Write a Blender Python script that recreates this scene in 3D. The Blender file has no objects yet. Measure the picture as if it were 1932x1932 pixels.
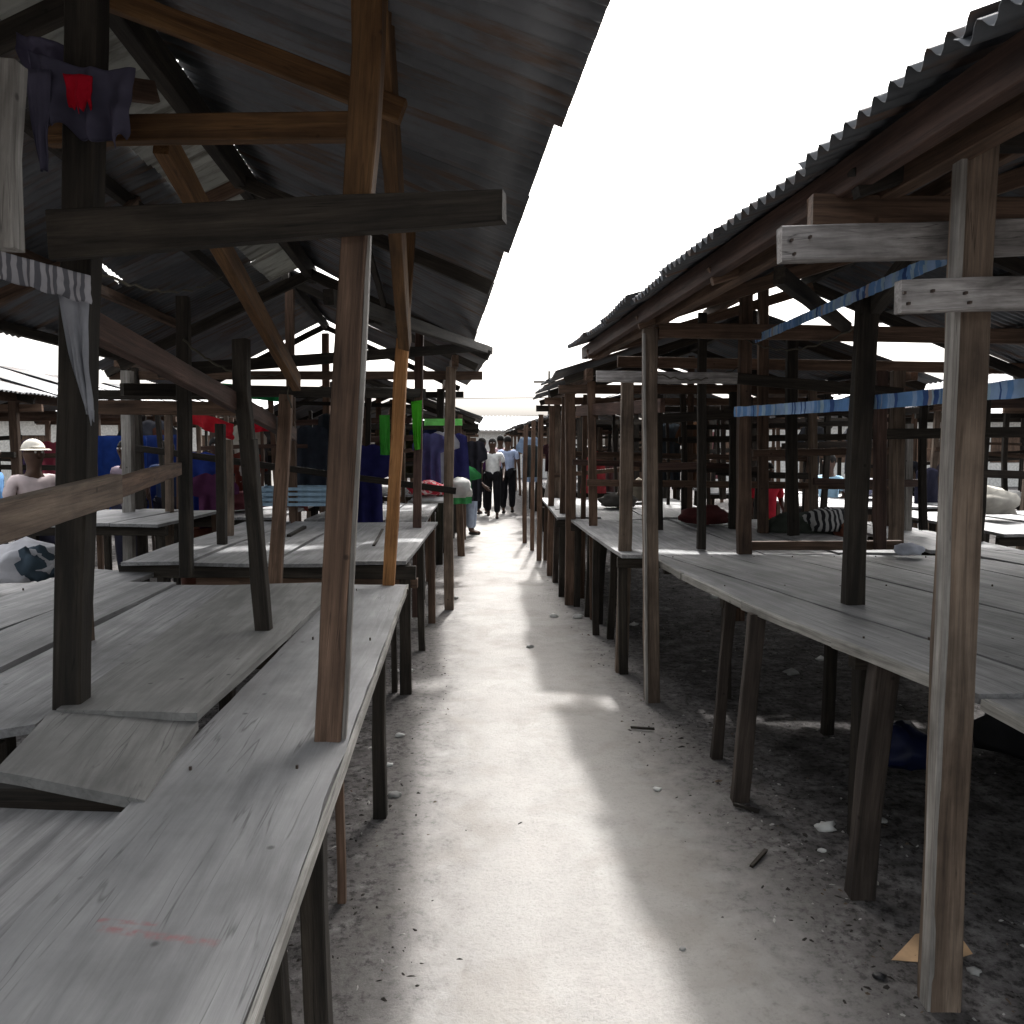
import bpy, bmesh, math, random
from mathutils import Vector, Matrix, noise
random.seed(11)
R = math.radians
sc = bpy.context.scene
COL = sc.collection
# ------------------------------------------------------------------ camera, world, sun, exposure
CAM_H = 1.6; PITCH = R(4.88); F = 1500.0
cam_d = bpy.data.cameras.new('camera'); cam = bpy.data.objects.new('camera', cam_d); COL.objects.link(cam)
cam.location = (0, 0, CAM_H); cam.rotation_euler = (R(90) - PITCH, 0, 0)
cam_d.sensor_width = 36; cam_d.lens = F / 1932 * 36; cam_d.clip_end = 2000; cam_d.clip_start = 0.05
sc.camera = cam
sun_dir = Vector((0.235, 2.2, 2.45)).normalized()
elev = math.asin(sun_dir.z); az = math.atan2(sun_dir.x, sun_dir.y)
wd = bpy.data.worlds.new('World'); sc.world = wd; wd.use_nodes = True
nt = wd.node_tree; bg = nt.nodes['Background']
sky = nt.nodes.new('ShaderNodeTexSky'); sky.sky_type = 'NISHITA'; sky.sun_disc = False
sky.sun_elevation = elev; sky.sun_rotation = az; sky.dust_density = 8.0; sky.air_density = 1.6; sky.ozone_density = 1.0
hs = nt.nodes.new('ShaderNodeHueSaturation'); hs.inputs['Saturation'].default_value = 0.22; hs.inputs['Value'].default_value = 1.0
nt.links.new(sky.outputs[0], hs.inputs['Color']); nt.links.new(hs.outputs[0], bg.inputs[0]); bg.inputs[1].default_value = 0.15
sun_d = bpy.data.lights.new('sun', 'SUN'); sun = bpy.data.objects.new('sun', sun_d); COL.objects.link(sun)
sun_d.energy = 2.0; sun_d.angle = R(2.2); sun_d.color = (1.0, 0.985, 0.965)
sun.rotation_euler = (-sun_dir).to_track_quat('-Z', 'Y').to_euler()
sc.view_settings.view_transform = 'Standard'; sc.view_settings.look = 'None'
sc.view_settings.exposure = 1.66; sc.view_settings.gamma = 1.0

# ------------------------------------------------------------------ geometry helpers
def ray(px, py):
    a = (966 - py) / F
    return Vector(((px - 966) / F, math.cos(PITCH) + a * math.sin(PITCH), -math.sin(PITCH) + a * math.cos(PITCH)))
def W(px, py, Y):                       # point at forward distance Y
    r = ray(px, py); return Vector((0, 0, CAM_H)) + r * (Y / r.y)
def G(px, py, z=0.0):                   # point on the horizontal plane z
    r = ray(px, py); return Vector((0, 0, CAM_H)) + r * ((z - CAM_H) / r.z)
def tag(o, label=None, cat=None, group=None, kind=None):
    if label: o['label'] = label
    if cat: o['category'] = cat
    if group: o['group'] = group
    if kind: o['kind'] = kind
    return o
def empty(name, loc, label, cat, group=None, rz=0):
    o = bpy.data.objects.new(name, None); COL.objects.link(o); o.location = loc; o.rotation_euler = (0, 0, rz)
    o.empty_display_size = 0.1
    return tag(o, label, cat, group)
def link(name, me, mat, parent=None, mw=None, smooth=False):
    o = bpy.data.objects.new(name, me); COL.objects.link(o)
    if mat: me.materials.append(mat)
    if smooth:
        for p in me.polygons: p.use_smooth = True
    mw = mw or Matrix.Identity(4)
    if parent:
        o.parent = parent
        pm = Matrix.LocRotScale(parent.location, parent.rotation_euler, None)
        if parent.parent: pm = parent.matrix_parent_chain if hasattr(parent, 'mpc') else pm
        o.matrix_local = pm.inverted() @ mw
    else: o.matrix_world = mw
    return o
def frame(p0, d, up=Vector((0, 0, 1))):
    z = d.normalized()
    if abs(z.dot(up)) > 0.97: up = Vector((0, 1, 0))
    x = up.cross(z).normalized(); y = z.cross(x)       # local Z along the length, local Y roughly up
    m = Matrix((x, y, z)).transposed().to_4x4(); m.translation = p0
    return m
def beam_mesh(L, w0, h0, w1=None, h1=None, bow=0.0, rough=0.002, segs=None, seed=0):
    w1 = w1 or w0; h1 = h1 or h0
    segs = segs or max(2, min(16, int(L / 0.18)))
    rnd = random.Random(seed); bm = bmesh.new(); rings = []
    bx = rnd.uniform(-1, 1) * bow; by = rnd.uniform(-1, 1) * bow; so = rnd.random() * 50
    for i in range(segs + 1):
        t = i / segs; w = (w0 + (w1 - w0) * t) / 2; h = (h0 + (h1 - h0) * t) / 2
        c = min(w, h) * 0.14
        s4 = math.sin(math.pi * t)
        ring = []
        for (x, y) in ((w - c, h), (w, h - c), (w, -h + c), (w - c, -h), (-w + c, -h), (-w, -h + c), (-w, h - c), (-w + c, h)):
            nx = noise.noise(Vector((x * 9 + so, y * 9, t * L * 3))) * rough * 2
            ny = noise.noise(Vector((x * 9, y * 9 + so, t * L * 3 + 7))) * rough * 2
            ring.append(bm.verts.new((x + nx + bx * s4, y + ny + by * s4, t * L + (rnd.uniform(-1, 1) * rough if i in (0, segs) else 0))))
        rings.append(ring)
    for a, b in zip(rings, rings[1:]):
        for k in range(8): bm.faces.new((a[k], a[(k + 1) % 8], b[(k + 1) % 8], b[k]))
    bm.faces.new(rings[0][::-1]); bm.faces.new(rings[-1])
    bmesh.ops.recalc_face_normals(bm, faces=bm.faces)
    me = bpy.data.meshes.new('timber'); bm.to_mesh(me); bm.free(); return me
_seed = [0]
def beam(name, p0, p1, w, h, mat, parent=None, w1=None, h1=None, bow=0.0, rough=0.002, up=Vector((0, 0, 1))):
    _seed[0] += 1
    p0 = Vector(p0); p1 = Vector(p1)
    me = beam_mesh((p1 - p0).length, w, h, w1, h1, bow, rough, seed=_seed[0])
    return link(name, me, mat, parent, frame(p0, p1 - p0, up))
def post(p0, p1, w, d, mat, parent, name='post', bow=0.014, w1=None, d1=None):
    # w across the view (x), d along the view (y)
    return beam(name, p0, p1, w, d, mat, parent, w1, d1, bow, 0.0030, up=Vector((0, 1, 0)))
def quadboard(name, nl, nr, fr, fl, th, mat, parent, warp=0.006, nu=5, nv=12, seed=None, notch=0.004, bl=0.0):
    """a plank given by its four corners seen from above; grain runs near->far (local Z)"""
    _seed[0] += 1; so = (seed or _seed[0]) * 3.7
    nl, nr, fr, fl = map(Vector, (nl, nr, fr, fl))
    mid0 = (nl + nr) / 2; mid1 = (fl + fr) / 2
    M = frame(mid0, mid1 - mid0); Mi = M.inverted()
    bm = bmesh.new(); top = []; bot = []
    for j in range(nv + 1):
        t = j / nv; rt = []; rb = []
        for i in range(nu + 1):
            s = i / nu
            p = nl.lerp(nr, s).lerp(fl.lerp(fr, s), t)
            dz = noise.noise(Vector((p.x * 1.1 + so, p.y * .8, so))) * warp
            e = notch * noise.noise(Vector((p.y * 6, so, s))) if i in (0, nu) else 0
            e2 = notch * 1.2 * noise.noise(Vector((p.x * 12, so, t * 9))) if j in (0, nv) else 0
            q = p + Vector((e - bl * 4 * t * (1 - t) * (1 - s), e2, dz))
            r_ = 0.004 if i in (0, nu) or j in (0, nv) else 0
            rt.append(bm.verts.new(Mi @ (q - Vector((0, 0, r_))))); rb.append(bm.verts.new(Mi @ (q - Vector((0, 0, th)))))
        top.append(rt); bot.append(rb)
    for j in range(nv):
        for i in range(nu):
            bm.faces.new((top[j][i], top[j][i + 1], top[j + 1][i + 1], top[j + 1][i]))
            bm.faces.new((bot[j][i], bot[j + 1][i], bot[j + 1][i + 1], bot[j][i + 1]))
        bm.faces.new((top[j][0], top[j + 1][0], bot[j + 1][0], bot[j][0]))
        bm.faces.new((top[j][nu], bot[j][nu], bot[j + 1][nu], top[j + 1][nu]))
    for i in range(nu):
        bm.faces.new((top[0][i], bot[0][i], bot[0][i + 1], top[0][i + 1]))
        bm.faces.new((top[nv][i], top[nv][i + 1], bot[nv][i + 1], bot[nv][i]))
    bmesh.ops.recalc_face_normals(bm, faces=bm.faces)
    me = bpy.data.meshes.new('plank'); bm.to_mesh(me); bm.free()
    return link(name, me, mat, parent, M)
def corr_sheet(name, a0, a1, b0, b1, mat, parent, pitch=0.076, amp=0.010, sag=0.022, bend=0.0, seed=0, rag=0.0):
    """corrugated sheet; a0->a1 along the eave, b0->b1 along the ridge (corrugations run a->b)"""
    a0, a1, b0, b1 = map(Vector, (a0, a1, b0, b1))
    n = max(4, int(round((a1 - a0).length / pitch)) * 6); rows = 7
    nrm = (a1 - a0).cross(b0 - a0).normalized()
    if nrm.z < 0: nrm = -nrm
    M = Matrix.Translation(a0); bm = bmesh.new(); lay = [[], []]
    for k in (0, 1):
        for j in range(rows + 1):
            t = j / rows; row = []
            for i in range(n + 1):
                s = i / n
                p = a0.lerp(a1, s).lerp(b0.lerp(b1, s), t)
                w = math.cos(i * math.pi / 3) * amp
                g = noise.noise(Vector((p.x * 1.3 + seed, p.y * 1.3, seed))) * sag
                e = 0
                if j == 0:
                    e = bend * abs(noise.noise(Vector((p.y * 5, seed, 0)))) + rag * noise.noise(Vector((p.y * 9, seed, 4)))
                row.append(bm.verts.new(p - a0 + nrm * (w + g - 0.0016 * k) + Vector((rag and e, 0, -abs(e)))))
            lay[k].append(row)
    for k in (0, 1):
        for j in range(rows):
            for i in range(n):
                f = (lay[k][j][i], lay[k][j][i + 1], lay[k][j + 1][i + 1], lay[k][j + 1][i])
                bm.faces.new(f if k == 0 else f[::-1])
    for i in range(n):
        bm.faces.new((lay[0][0][i], lay[1][0][i], lay[1][0][i + 1], lay[0][0][i + 1]))
        bm.faces.new((lay[0][rows][i], lay[0][rows][i + 1], lay[1][rows][i + 1], lay[1][rows][i]))
    for j in range(rows):
        bm.faces.new((lay[0][j][0], lay[0][j + 1][0], lay[1][j + 1][0], lay[1][j][0]))
        bm.faces.new((lay[0][j][n], lay[1][j][n], lay[1][j + 1][n], lay[0][j + 1][n]))
    me = bpy.data.meshes.new('sheet'); bm.to_mesh(me); bm.free()
    return link(name, me, mat, parent, M, smooth=True)

# ------------------------------------------------------------------ materials
def new_mat(name):
    m = bpy.data.materials.new(name); m.use_nodes = True
    return m, m.node_tree, m.node_tree.nodes['Principled BSDF']
def N(nt, t, **kw):
    n = nt.nodes.new(t)
    for k, v in kw.items():
        if k in n.inputs: n.inputs[k].default_value = v
        else: setattr(n, k, v)
    return n
def ramp(nt, fac, stops):
    r = nt.nodes.new('ShaderNodeValToRGB'); nt.links.new(fac, r.inputs[0])
    while len(r.color_ramp.elements) < len(stops): r.color_ramp.elements.new(0.5)
    for e, (p, c) in zip(r.color_ramp.elements, stops):
        e.position = p; e.color = (*c, 1)
    return r.outputs[0]
def mix(nt, fac, a, b, mode='MIX'):
    m = nt.nodes.new('ShaderNodeMix'); m.data_type = 'RGBA'; m.blend_type = mode
    for sock, v in ((m.inputs[0], fac), (m.inputs[6], a), (m.inputs[7], b)):
        if hasattr(v, 'links') or isinstance(v, bpy.types.NodeSocket): nt.links.new(v, sock)
        elif isinstance(v, (int, float)): sock.default_value = v
        else: sock.default_value = (*v, 1)
    return m.outputs[2]
def wood(name, dark, mid, light, grain=(14, 14, 1.1), rough=0.75, stain=0.5, spec=0.3, bump=0.35, knots=True, vary=0.5, mark=None, fine=.75):
    m, nt, p = new_mat(name); L = nt.links.new
    tc = N(nt, 'ShaderNodeTexCoord'); oi = N(nt, 'ShaderNodeObjectInfo')
    off = N(nt, 'ShaderNodeVectorMath', operation='SCALE'); L(oi.outputs['Random'], off.inputs['Scale']); off.inputs[0].default_value = (37, 19, 53)
    add = N(nt, 'ShaderNodeVectorMath', operation='ADD'); L(tc.outputs['Object'], add.inputs[0]); L(off.outputs[0], add.inputs[1])
    mp = N(nt, 'ShaderNodeMapping'); mp.inputs['Scale'].default_value = grain; L(add.outputs[0], mp.inputs[0])
    n1 = N(nt, 'ShaderNodeTexNoise', Scale=1.6, Detail=8.0, Roughness=0.62, Distortion=0.6); L(mp.outputs[0], n1.inputs['Vector'])
    mp2 = N(nt, 'ShaderNodeMapping'); mp2.inputs['Scale'].default_value = (grain[0] * 6, grain[1] * 6, grain[2] * 2.2); L(add.outputs[0], mp2.inputs[0])
    n2 = N(nt, 'ShaderNodeTexNoise', Scale=1.5, Detail=5.0, Roughness=0.7); L(mp2.outputs[0], n2.inputs['Vector'])
    n3 = N(nt, 'ShaderNodeTexNoise', Scale=3.2, Detail=6.0, Roughness=0.6); L(add.outputs[0], n3.inputs['Vector'])
    c1 = ramp(nt, n1.outputs[0], [(0.30, dark), (0.5, mid), (0.72, light)])
    g2 = ramp(nt, n2.outputs[0], [(0.36, (0.55,) * 3), (0.6, (1.0,) * 3)])
    c2 = mix(nt, fine, c1, g2, 'MULTIPLY')
    g3 = ramp(nt, n3.outputs[0], [(0.32, (1 - stain,) * 3), (0.58, (1.0,) * 3)])
    c3 = mix(nt, 0.8, c2, g3, 'MULTIPLY')
    # per-board tone
    rr = N(nt, 'ShaderNodeMapRange'); L(oi.outputs['Random'], rr.inputs[0]); rr.inputs[3].default_value = 1 - vary * .55; rr.inputs[4].default_value = 1 + vary * .45
    hv = N(nt, 'ShaderNodeHueSaturation'); L(c3, hv.inputs['Color']); L(rr.outputs[0], hv.inputs['Value'])
    # small dark marks (nail holes, chips)
    v = N(nt, 'ShaderNodeTexVoronoi', Scale=7.0); L(add.outputs[0], v.inputs['Vector'])
    vm = ramp(nt, v.outputs['Distance'], [(0.03, (0.25,) * 3), (0.07, (1.0,) * 3)])
    out = mix(nt, 0.8 if knots else 0.0, hv.outputs[0], vm, 'MULTIPLY')
    if mark:                                  # worn red chalk strokes drawn on this board
        ge = N(nt, 'ShaderNodeNewGeometry')
        for (a, b, w) in mark:
            a = Vector((a[0], a[1], 0)); b = Vector((b[0], b[1], 0)); d = (b - a).normalized(); n_ = Vector((-d.y, d.x, 0))
            def dot(v):
                q_ = N(nt, 'ShaderNodeVectorMath', operation='DOT_PRODUCT'); L(ge.outputs['Position'], q_.inputs[0]); q_.inputs[1].default_value = v; return q_.outputs['Value']
            def mth(op, x, y=None):
                q_ = N(nt, 'ShaderNodeMath', operation=op)
                for i_, v_ in enumerate((x, y)):
                    if v_ is None: continue
                    if isinstance(v_, float): q_.inputs[i_].default_value = v_
                    else: L(v_, q_.inputs[i_])
                return q_.outputs[0]
            across = mth('ABSOLUTE', mth('SUBTRACT', dot(n_), float(a.dot(n_))))
            along = mth('ABSOLUTE', mth('SUBTRACT', dot(d), float(((a + b) / 2).dot(d))))
            m1 = N(nt, 'ShaderNodeMapRange'); L(across, m1.inputs[0]); m1.inputs[1].default_value = w; m1.inputs[2].default_value = w * .3
            m2 = N(nt, 'ShaderNodeMapRange'); L(along, m2.inputs[0]); h_ = (b - a).length / 2; m2.inputs[1].default_value = h_; m2.inputs[2].default_value = h_ * .93
            nn = N(nt, 'ShaderNodeTexNoise', Scale=60.0, Detail=4.0); L(ge.outputs['Position'], nn.inputs['Vector'])
            m3 = N(nt, 'ShaderNodeMapRange'); L(nn.outputs[0], m3.inputs[0]); m3.inputs[1].default_value = .38; m3.inputs[2].default_value = .62
            f_ = mth('MULTIPLY', mth('MULTIPLY', m1.outputs[0], m2.outputs[0]), mth('MULTIPLY', m3.outputs[0], .75))
            out = mix(nt, f_, out, (.30, .12, .13))
    mp3 = N(nt, 'ShaderNodeMapping'); mp3.inputs['Scale'].default_value = (grain[0] * 1.6, grain[1] * 1.6, grain[2] * .55); L(add.outputs[0], mp3.inputs[0])
    n4 = N(nt, 'ShaderNodeTexNoise', Scale=1.3, Detail=3.0, Roughness=.5); L(mp3.outputs[0], n4.inputs['Vector'])
    sb = N(nt, 'ShaderNodeMath', operation='SUBTRACT'); L(n4.outputs[0], sb.inputs[0]); sb.inputs[1].default_value = .5
    ab = N(nt, 'ShaderNodeMath', operation='ABSOLUTE'); L(sb.outputs[0], ab.inputs[0])
    crack = ramp(nt, ab.outputs[0], [(.0, (1, 1, 1)), (.010, (0, 0, 0))])
    cm = ramp(nt, n3.outputs[0], [(.46, (0, 0, 0)), (.56, (.75,) * 3)])
    cf = N(nt, 'ShaderNodeMath', operation='MULTIPLY'); L(crack, cf.inputs[0]); L(cm, cf.inputs[1])
    out = mix(nt, cf.outputs[0], out, tuple(v * .35 for v in dark))
    L(out, p.inputs['Base Color'])
    p.inputs['Roughness'].default_value = rough; p.inputs['Specular IOR Level'].default_value = spec
    ad = N(nt, 'ShaderNodeMath', operation='ADD'); L(n1.outputs[0], ad.inputs[0]); L(n2.outputs[0], ad.inputs[1])
    b = N(nt, 'ShaderNodeBump', Strength=bump, Distance=0.006); L(ad.outputs[0], b.inputs['Height']); L(b.outputs[0], p.inputs['Normal'])
    return m
M_plank = wood('weathered_plank', (.165, .165, .17), (.27, .268, .272), (.40, .395, .395), grain=(10, 10, .8), rough=.6, stain=.52, spec=.4, vary=.3, fine=.62, bump=.3)
M_front = wood('marked_plank', (.20, .20, .205), (.27, .27, .275), (.35, .348, .35), grain=(7, 7, .9), rough=.6, stain=.42, spec=.4, vary=.0, fine=.30, bump=.25,
               mark=[(tuple(G(183, 1733, .8))[:2], tuple(G(300, 1741, .8))[:2], .008), (tuple(G(185, 1748, .8))[:2], tuple(G(415, 1777, .8))[:2], .012)])
M_plank_tan = wood('tan_grey_plank', (.14, .138, .132), (.20, .197, .19), (.27, .265, .255), grain=(7, 7, .9), rough=.65, stain=.35, vary=.2, fine=.4)
M_brown = wood('brown_timber', (.055, .034, .023), (.135, .083, .056), (.23, .145, .10), vary=.45)
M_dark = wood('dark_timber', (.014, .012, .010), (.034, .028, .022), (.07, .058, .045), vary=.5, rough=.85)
M_red = wood('red_timber', (.038, .022, .017), (.085, .048, .037), (.15, .09, .07), vary=.4)
M_orange = wood('orange_timber', (.22, .10, .035), (.40, .19, .07), (.52, .27, .11), vary=.15)
M_amber = wood('amber_timber', (.06, .03, .012), (.13, .065, .025), (.22, .12, .05), vary=.3)
M_post = wood('greybrown_post', (.085, .06, .044), (.185, .135, .10), (.30, .23, .175), vary=.25, stain=.6)
M_leg = wood('dark_leg', (.022, .018, .015), (.052, .040, .033), (.10, .08, .066), vary=.4, rough=.85)  # wood darker and greyer than the post timber
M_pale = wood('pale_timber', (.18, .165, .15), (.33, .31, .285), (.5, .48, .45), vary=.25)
M_edge = wood('worn_lit_edge', (.20, .19, .175), (.33, .32, .295), (.48, .46, .43), stain=.6, vary=.1)  # worn edge colour, paled to paint alley light on the board edge
M_bleached = wood('bleached_beam', (.14, .13, .125), (.34, .32, .31), (.56, .54, .53), grain=(10, 10, 2), stain=.75, vary=.2)

def metal(name, c0, c1, rust, rough=.55, met=.35, transl=0.0):
    m, nt, p = new_mat(name); L = nt.links.new
    tc = N(nt, 'ShaderNodeTexCoord'); oi = N(nt, 'ShaderNodeObjectInfo')
    off = N(nt, 'ShaderNodeVectorMath', operation='SCALE'); L(oi.outputs['Random'], off.inputs['Scale']); off.inputs[0].default_value = (31, 17, 43)
    add = N(nt, 'ShaderNodeVectorMath', operation='ADD'); L(tc.outputs['Object'], add.inputs[0]); L(off.outputs[0], add.inputs[1])
    n = N(nt, 'ShaderNodeTexNoise', Scale=2.2, Detail=8.0, Roughness=.65); L(add.outputs[0], n.inputs['Vector'])
    c = ramp(nt, n.outputs[0], [(.35, c0), (.62, c1)])
    mp = N(nt, 'ShaderNodeMapping'); mp.inputs['Scale'].default_value = (1.0, 9, 1); L(add.outputs[0], mp.inputs[0])
    n2 = N(nt, 'ShaderNodeTexNoise', Scale=1.6, Detail=6.0, Roughness=.7); L(mp.outputs[0], n2.inputs['Vector'])
    rm = ramp(nt, n2.outputs[0], [(.50, (0, 0, 0)), (.66, (1, 1, 1))])
    c = mix(nt, rm, c, rust)
    rr = N(nt, 'ShaderNodeMapRange'); L(oi.outputs['Random'], rr.inputs[0]); rr.inputs[3].default_value = .75; rr.inputs[4].default_value = 1.25
    hv = N(nt, 'ShaderNodeHueSaturation'); L(c, hv.inputs['Color']); L(rr.outputs[0], hv.inputs['Value'])
    L(hv.outputs[0], p.inputs['Base Color']); p.inputs['Roughness'].default_value = rough; p.inputs['Metallic'].default_value = met
    if transl:
        tr = N(nt, 'ShaderNodeBsdfTranslucent'); L(hv.outputs[0], tr.inputs[0])
        ms = N(nt, 'ShaderNodeMixShader'); ms.inputs[0].default_value = transl
        L(p.outputs[0], ms.inputs[1]); L(tr.outputs[0], ms.inputs[2])
        L(ms.outputs[0], nt.nodes['Material Output'].inputs[0])
    return m
M_tin = metal('old_tin', (.075, .078, .084), (.135, .14, .15), (.10, .062, .042))
M_tin_r = metal('dark_tin', (.045, .05, .058), (.085, .092, .102), (.09, .055, .04))
M_glow = metal('pale_fibreglass', (.26, .265, .245), (.40, .40, .37), (.12, .11, .09), rough=.6, met=0, transl=.12)
M_cut = metal('light_tin', (.2, .21, .22), (.33, .34, .35), (.16, .12, .1))

def cloth_mat(name, c, c2=None, stripes=0, rough=.9, transl=.25, axis=0):
    m, nt, p = new_mat(name); L = nt.links.new
    tc = N(nt, 'ShaderNodeTexCoord')
    n = N(nt, 'ShaderNodeTexNoise', Scale=9.0, Detail=5.0); L(tc.outputs['Object'], n.inputs['Vector'])
    k = ramp(nt, n.outputs[0], [(.3, (.72,) * 3), (.7, (1.1,) * 3)])
    base = mix(nt, 1.0, c, k, 'MULTIPLY')
    if c2:
        if stripes:
            w = N(nt, 'ShaderNodeTexWave', Scale=stripes, Distortion=.6); w.bands_direction = 'XYZ'[axis]
            L(tc.outputs['Object'], w.inputs['Vector'])
            f = ramp(nt, w.outputs[0], [(.45, (0, 0, 0)), (.6, (1, 1, 1))])
        else:
            w = N(nt, 'ShaderNodeTexNoise', Scale=24.0, Detail=2.0); L(tc.outputs['Object'], w.inputs['Vector'])
            f = ramp(nt, w.outputs[0], [(.5, (0, 0, 0)), (.56, (1, 1, 1))])
        base = mix(nt, f, base, c2)
    L(base, p.inputs['Base Color']); p.inputs['Roughness'].default_value = rough; p.inputs['Specular IOR Level'].default_value = .15
    if transl:
        tr = N(nt, 'ShaderNodeBsdfTranslucent'); L(base, tr.inputs[0])
        ms = N(nt, 'ShaderNodeMixShader'); ms.inputs[0].default_value = transl
        L(p.outputs[0], ms.inputs[1]); L(tr.outputs[0], ms.inputs[2]); L(ms.outputs[0], nt.nodes['Material Output'].inputs[0])
    return m
_cm = {}
def CM(c, transl=.25, c2=None, stripes=0, axis=0):
    k = (c, transl, c2, stripes, axis)
    if k not in _cm: _cm[k] = cloth_mat('cloth', c, c2, stripes, transl=transl, axis=axis)
    return _cm[k]
def plain(name, c, rough=.7, met=0, spec=.3):
    m, nt, p = new_mat(name)
    tc = N(nt, 'ShaderNodeTexCoord'); n = N(nt, 'ShaderNodeTexNoise', Scale=14.0, Detail=5.0); nt.links.new(tc.outputs['Object'], n.inputs['Vector'])
    k = ramp(nt, n.outputs[0], [(.3, (.7,) * 3), (.7, (1.12,) * 3)])
    nt.links.new(mix(nt, 1.0, c, k, 'MULTIPLY'), p.inputs['Base Color'])
    p.inputs['Roughness'].default_value = rough; p.inputs['Metallic'].default_value = met; p.inputs['Specular IOR Level'].default_value = spec
    return m
M_skin = plain('skin', (.075, .04, .026), .55)
M_hair = plain('hair', (.008, .007, .006), .9)
M_shoe = plain('shoe', (.02, .018, .016), .6)
M_paper = plain('paper', (.62, .62, .6), .8)
M_card = plain('cardboard', (.50, .33, .19), .85)
M_black = plain('black_plastic', (.012, .012, .014), .5)
M_bluebag = plain('blue_plastic', (.006, .010, .045), .5)
M_nail = plain('nail', (.08, .06, .05), .5, .6)

# ------------------------------------------------------------------ ground
def ground_mat():
    m, nt, p = new_mat('sandy_ground'); L = nt.links.new
    tc = N(nt, 'ShaderNodeTexCoord')
    big = N(nt, 'ShaderNodeTexNoise', Scale=.9, Detail=6.0, Roughness=.6); L(tc.outputs['Object'], big.inputs['Vector'])
    med = N(nt, 'ShaderNodeTexNoise', Scale=7.0, Detail=8.0, Roughness=.7); L(tc.outputs['Object'], med.inputs['Vector'])
    fin = N(nt, 'ShaderNodeTexNoise', Scale=70.0, Detail=6.0, Roughness=.75); L(tc.outputs['Object'], fin.inputs['Vector'])
    sand = ramp(nt, big.outputs[0], [(.3, (.335, .32, .305)), (.7, (.42, .408, .392))])
    sand = mix(nt, .5, sand, ramp(nt, med.outputs[0], [(.3, (.75,) * 3), (.7, (1.08,) * 3)]), 'MULTIPLY')
    shaded_soil = ramp(nt, med.outputs[0], [(.32, (.045, .042, .04)), (.5, (.105, .098, .096)), (.68, (.20, .19, .187))])
    # trodden sandy path down the middle of the alley, littered earth either side, its colour darkened for the shade under the tables
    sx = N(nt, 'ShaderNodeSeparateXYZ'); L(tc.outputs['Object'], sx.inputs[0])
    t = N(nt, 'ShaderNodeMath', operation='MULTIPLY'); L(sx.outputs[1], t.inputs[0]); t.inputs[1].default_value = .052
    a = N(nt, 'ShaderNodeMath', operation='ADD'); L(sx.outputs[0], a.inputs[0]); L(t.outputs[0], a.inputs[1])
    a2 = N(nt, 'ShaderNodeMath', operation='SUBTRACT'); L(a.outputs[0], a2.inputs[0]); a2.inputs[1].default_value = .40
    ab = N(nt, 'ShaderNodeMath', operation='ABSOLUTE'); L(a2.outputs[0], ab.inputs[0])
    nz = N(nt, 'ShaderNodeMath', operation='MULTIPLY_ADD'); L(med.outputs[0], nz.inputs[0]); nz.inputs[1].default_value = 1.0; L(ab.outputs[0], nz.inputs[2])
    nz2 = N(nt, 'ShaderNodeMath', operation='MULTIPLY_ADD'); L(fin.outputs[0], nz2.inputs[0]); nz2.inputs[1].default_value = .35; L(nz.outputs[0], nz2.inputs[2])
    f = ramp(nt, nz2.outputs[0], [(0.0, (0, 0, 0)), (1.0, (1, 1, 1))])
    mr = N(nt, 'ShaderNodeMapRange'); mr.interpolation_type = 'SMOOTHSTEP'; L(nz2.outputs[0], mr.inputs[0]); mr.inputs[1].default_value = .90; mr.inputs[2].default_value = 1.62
    cl = N(nt, 'ShaderNodeTexNoise', Scale=26.0, Detail=6.0, Roughness=.75); L(tc.outputs['Object'], cl.inputs['Vector'])
    pt = N(nt, 'ShaderNodeTexNoise', Scale=2.6, Detail=5.0, Roughness=.6, Distortion=.4); L(tc.outputs['Object'], pt.inputs['Vector'])
    shaded_soil = mix(nt, .85, shaded_soil, ramp(nt, cl.outputs[0], [(.40, (.30,) * 3), (.50, (1.0,) * 3), (.66, (1.25,) * 3)]), 'MULTIPLY')
    sand = mix(nt, .55, sand, ramp(nt, pt.outputs[0], [(.36, (.80, .77, .74)), (.5, (1.0,) * 3), (.7, (1.06, 1.04, 1.03))]), 'MULTIPLY')
    sand = mix(nt, .35, sand, ramp(nt, cl.outputs[0], [(.30, (.55,) * 3), (.42, (1.0,) * 3)]), 'MULTIPLY')
    c = mix(nt, mr.outputs[0], sand, shaded_soil)
    c = mix(nt, .4, c, ramp(nt, fin.outputs[0], [(.34, (.62,) * 3), (.52, (1.0,) * 3)]), 'MULTIPLY')
    L(c, p.inputs['Base Color']); p.inputs['Roughness'].default_value = .95; p.inputs['Specular IOR Level'].default_value = .1
    ad = N(nt, 'ShaderNodeMath', operation='ADD'); L(med.outputs[0], ad.inputs[0]); L(fin.outputs[0], ad.inputs[1])
    b = N(nt, 'ShaderNodeBump', Strength=.5, Distance=.02); L(ad.outputs[0], b.inputs['Height']); L(b.outputs[0], p.inputs['Normal'])
    return m
def gz(x, y):
    d = max(0, 1 - max(abs(x) / 8, abs(y - 8) / 16))
    return (noise.noise(Vector((x * .9, y * .9, 3))) * .018 + noise.noise(Vector((x * 4, y * 4, 9))) * .009 + noise.noise(Vector((x * 9, y * 7, 2))) * .004) * min(1, d * 3)
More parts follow.
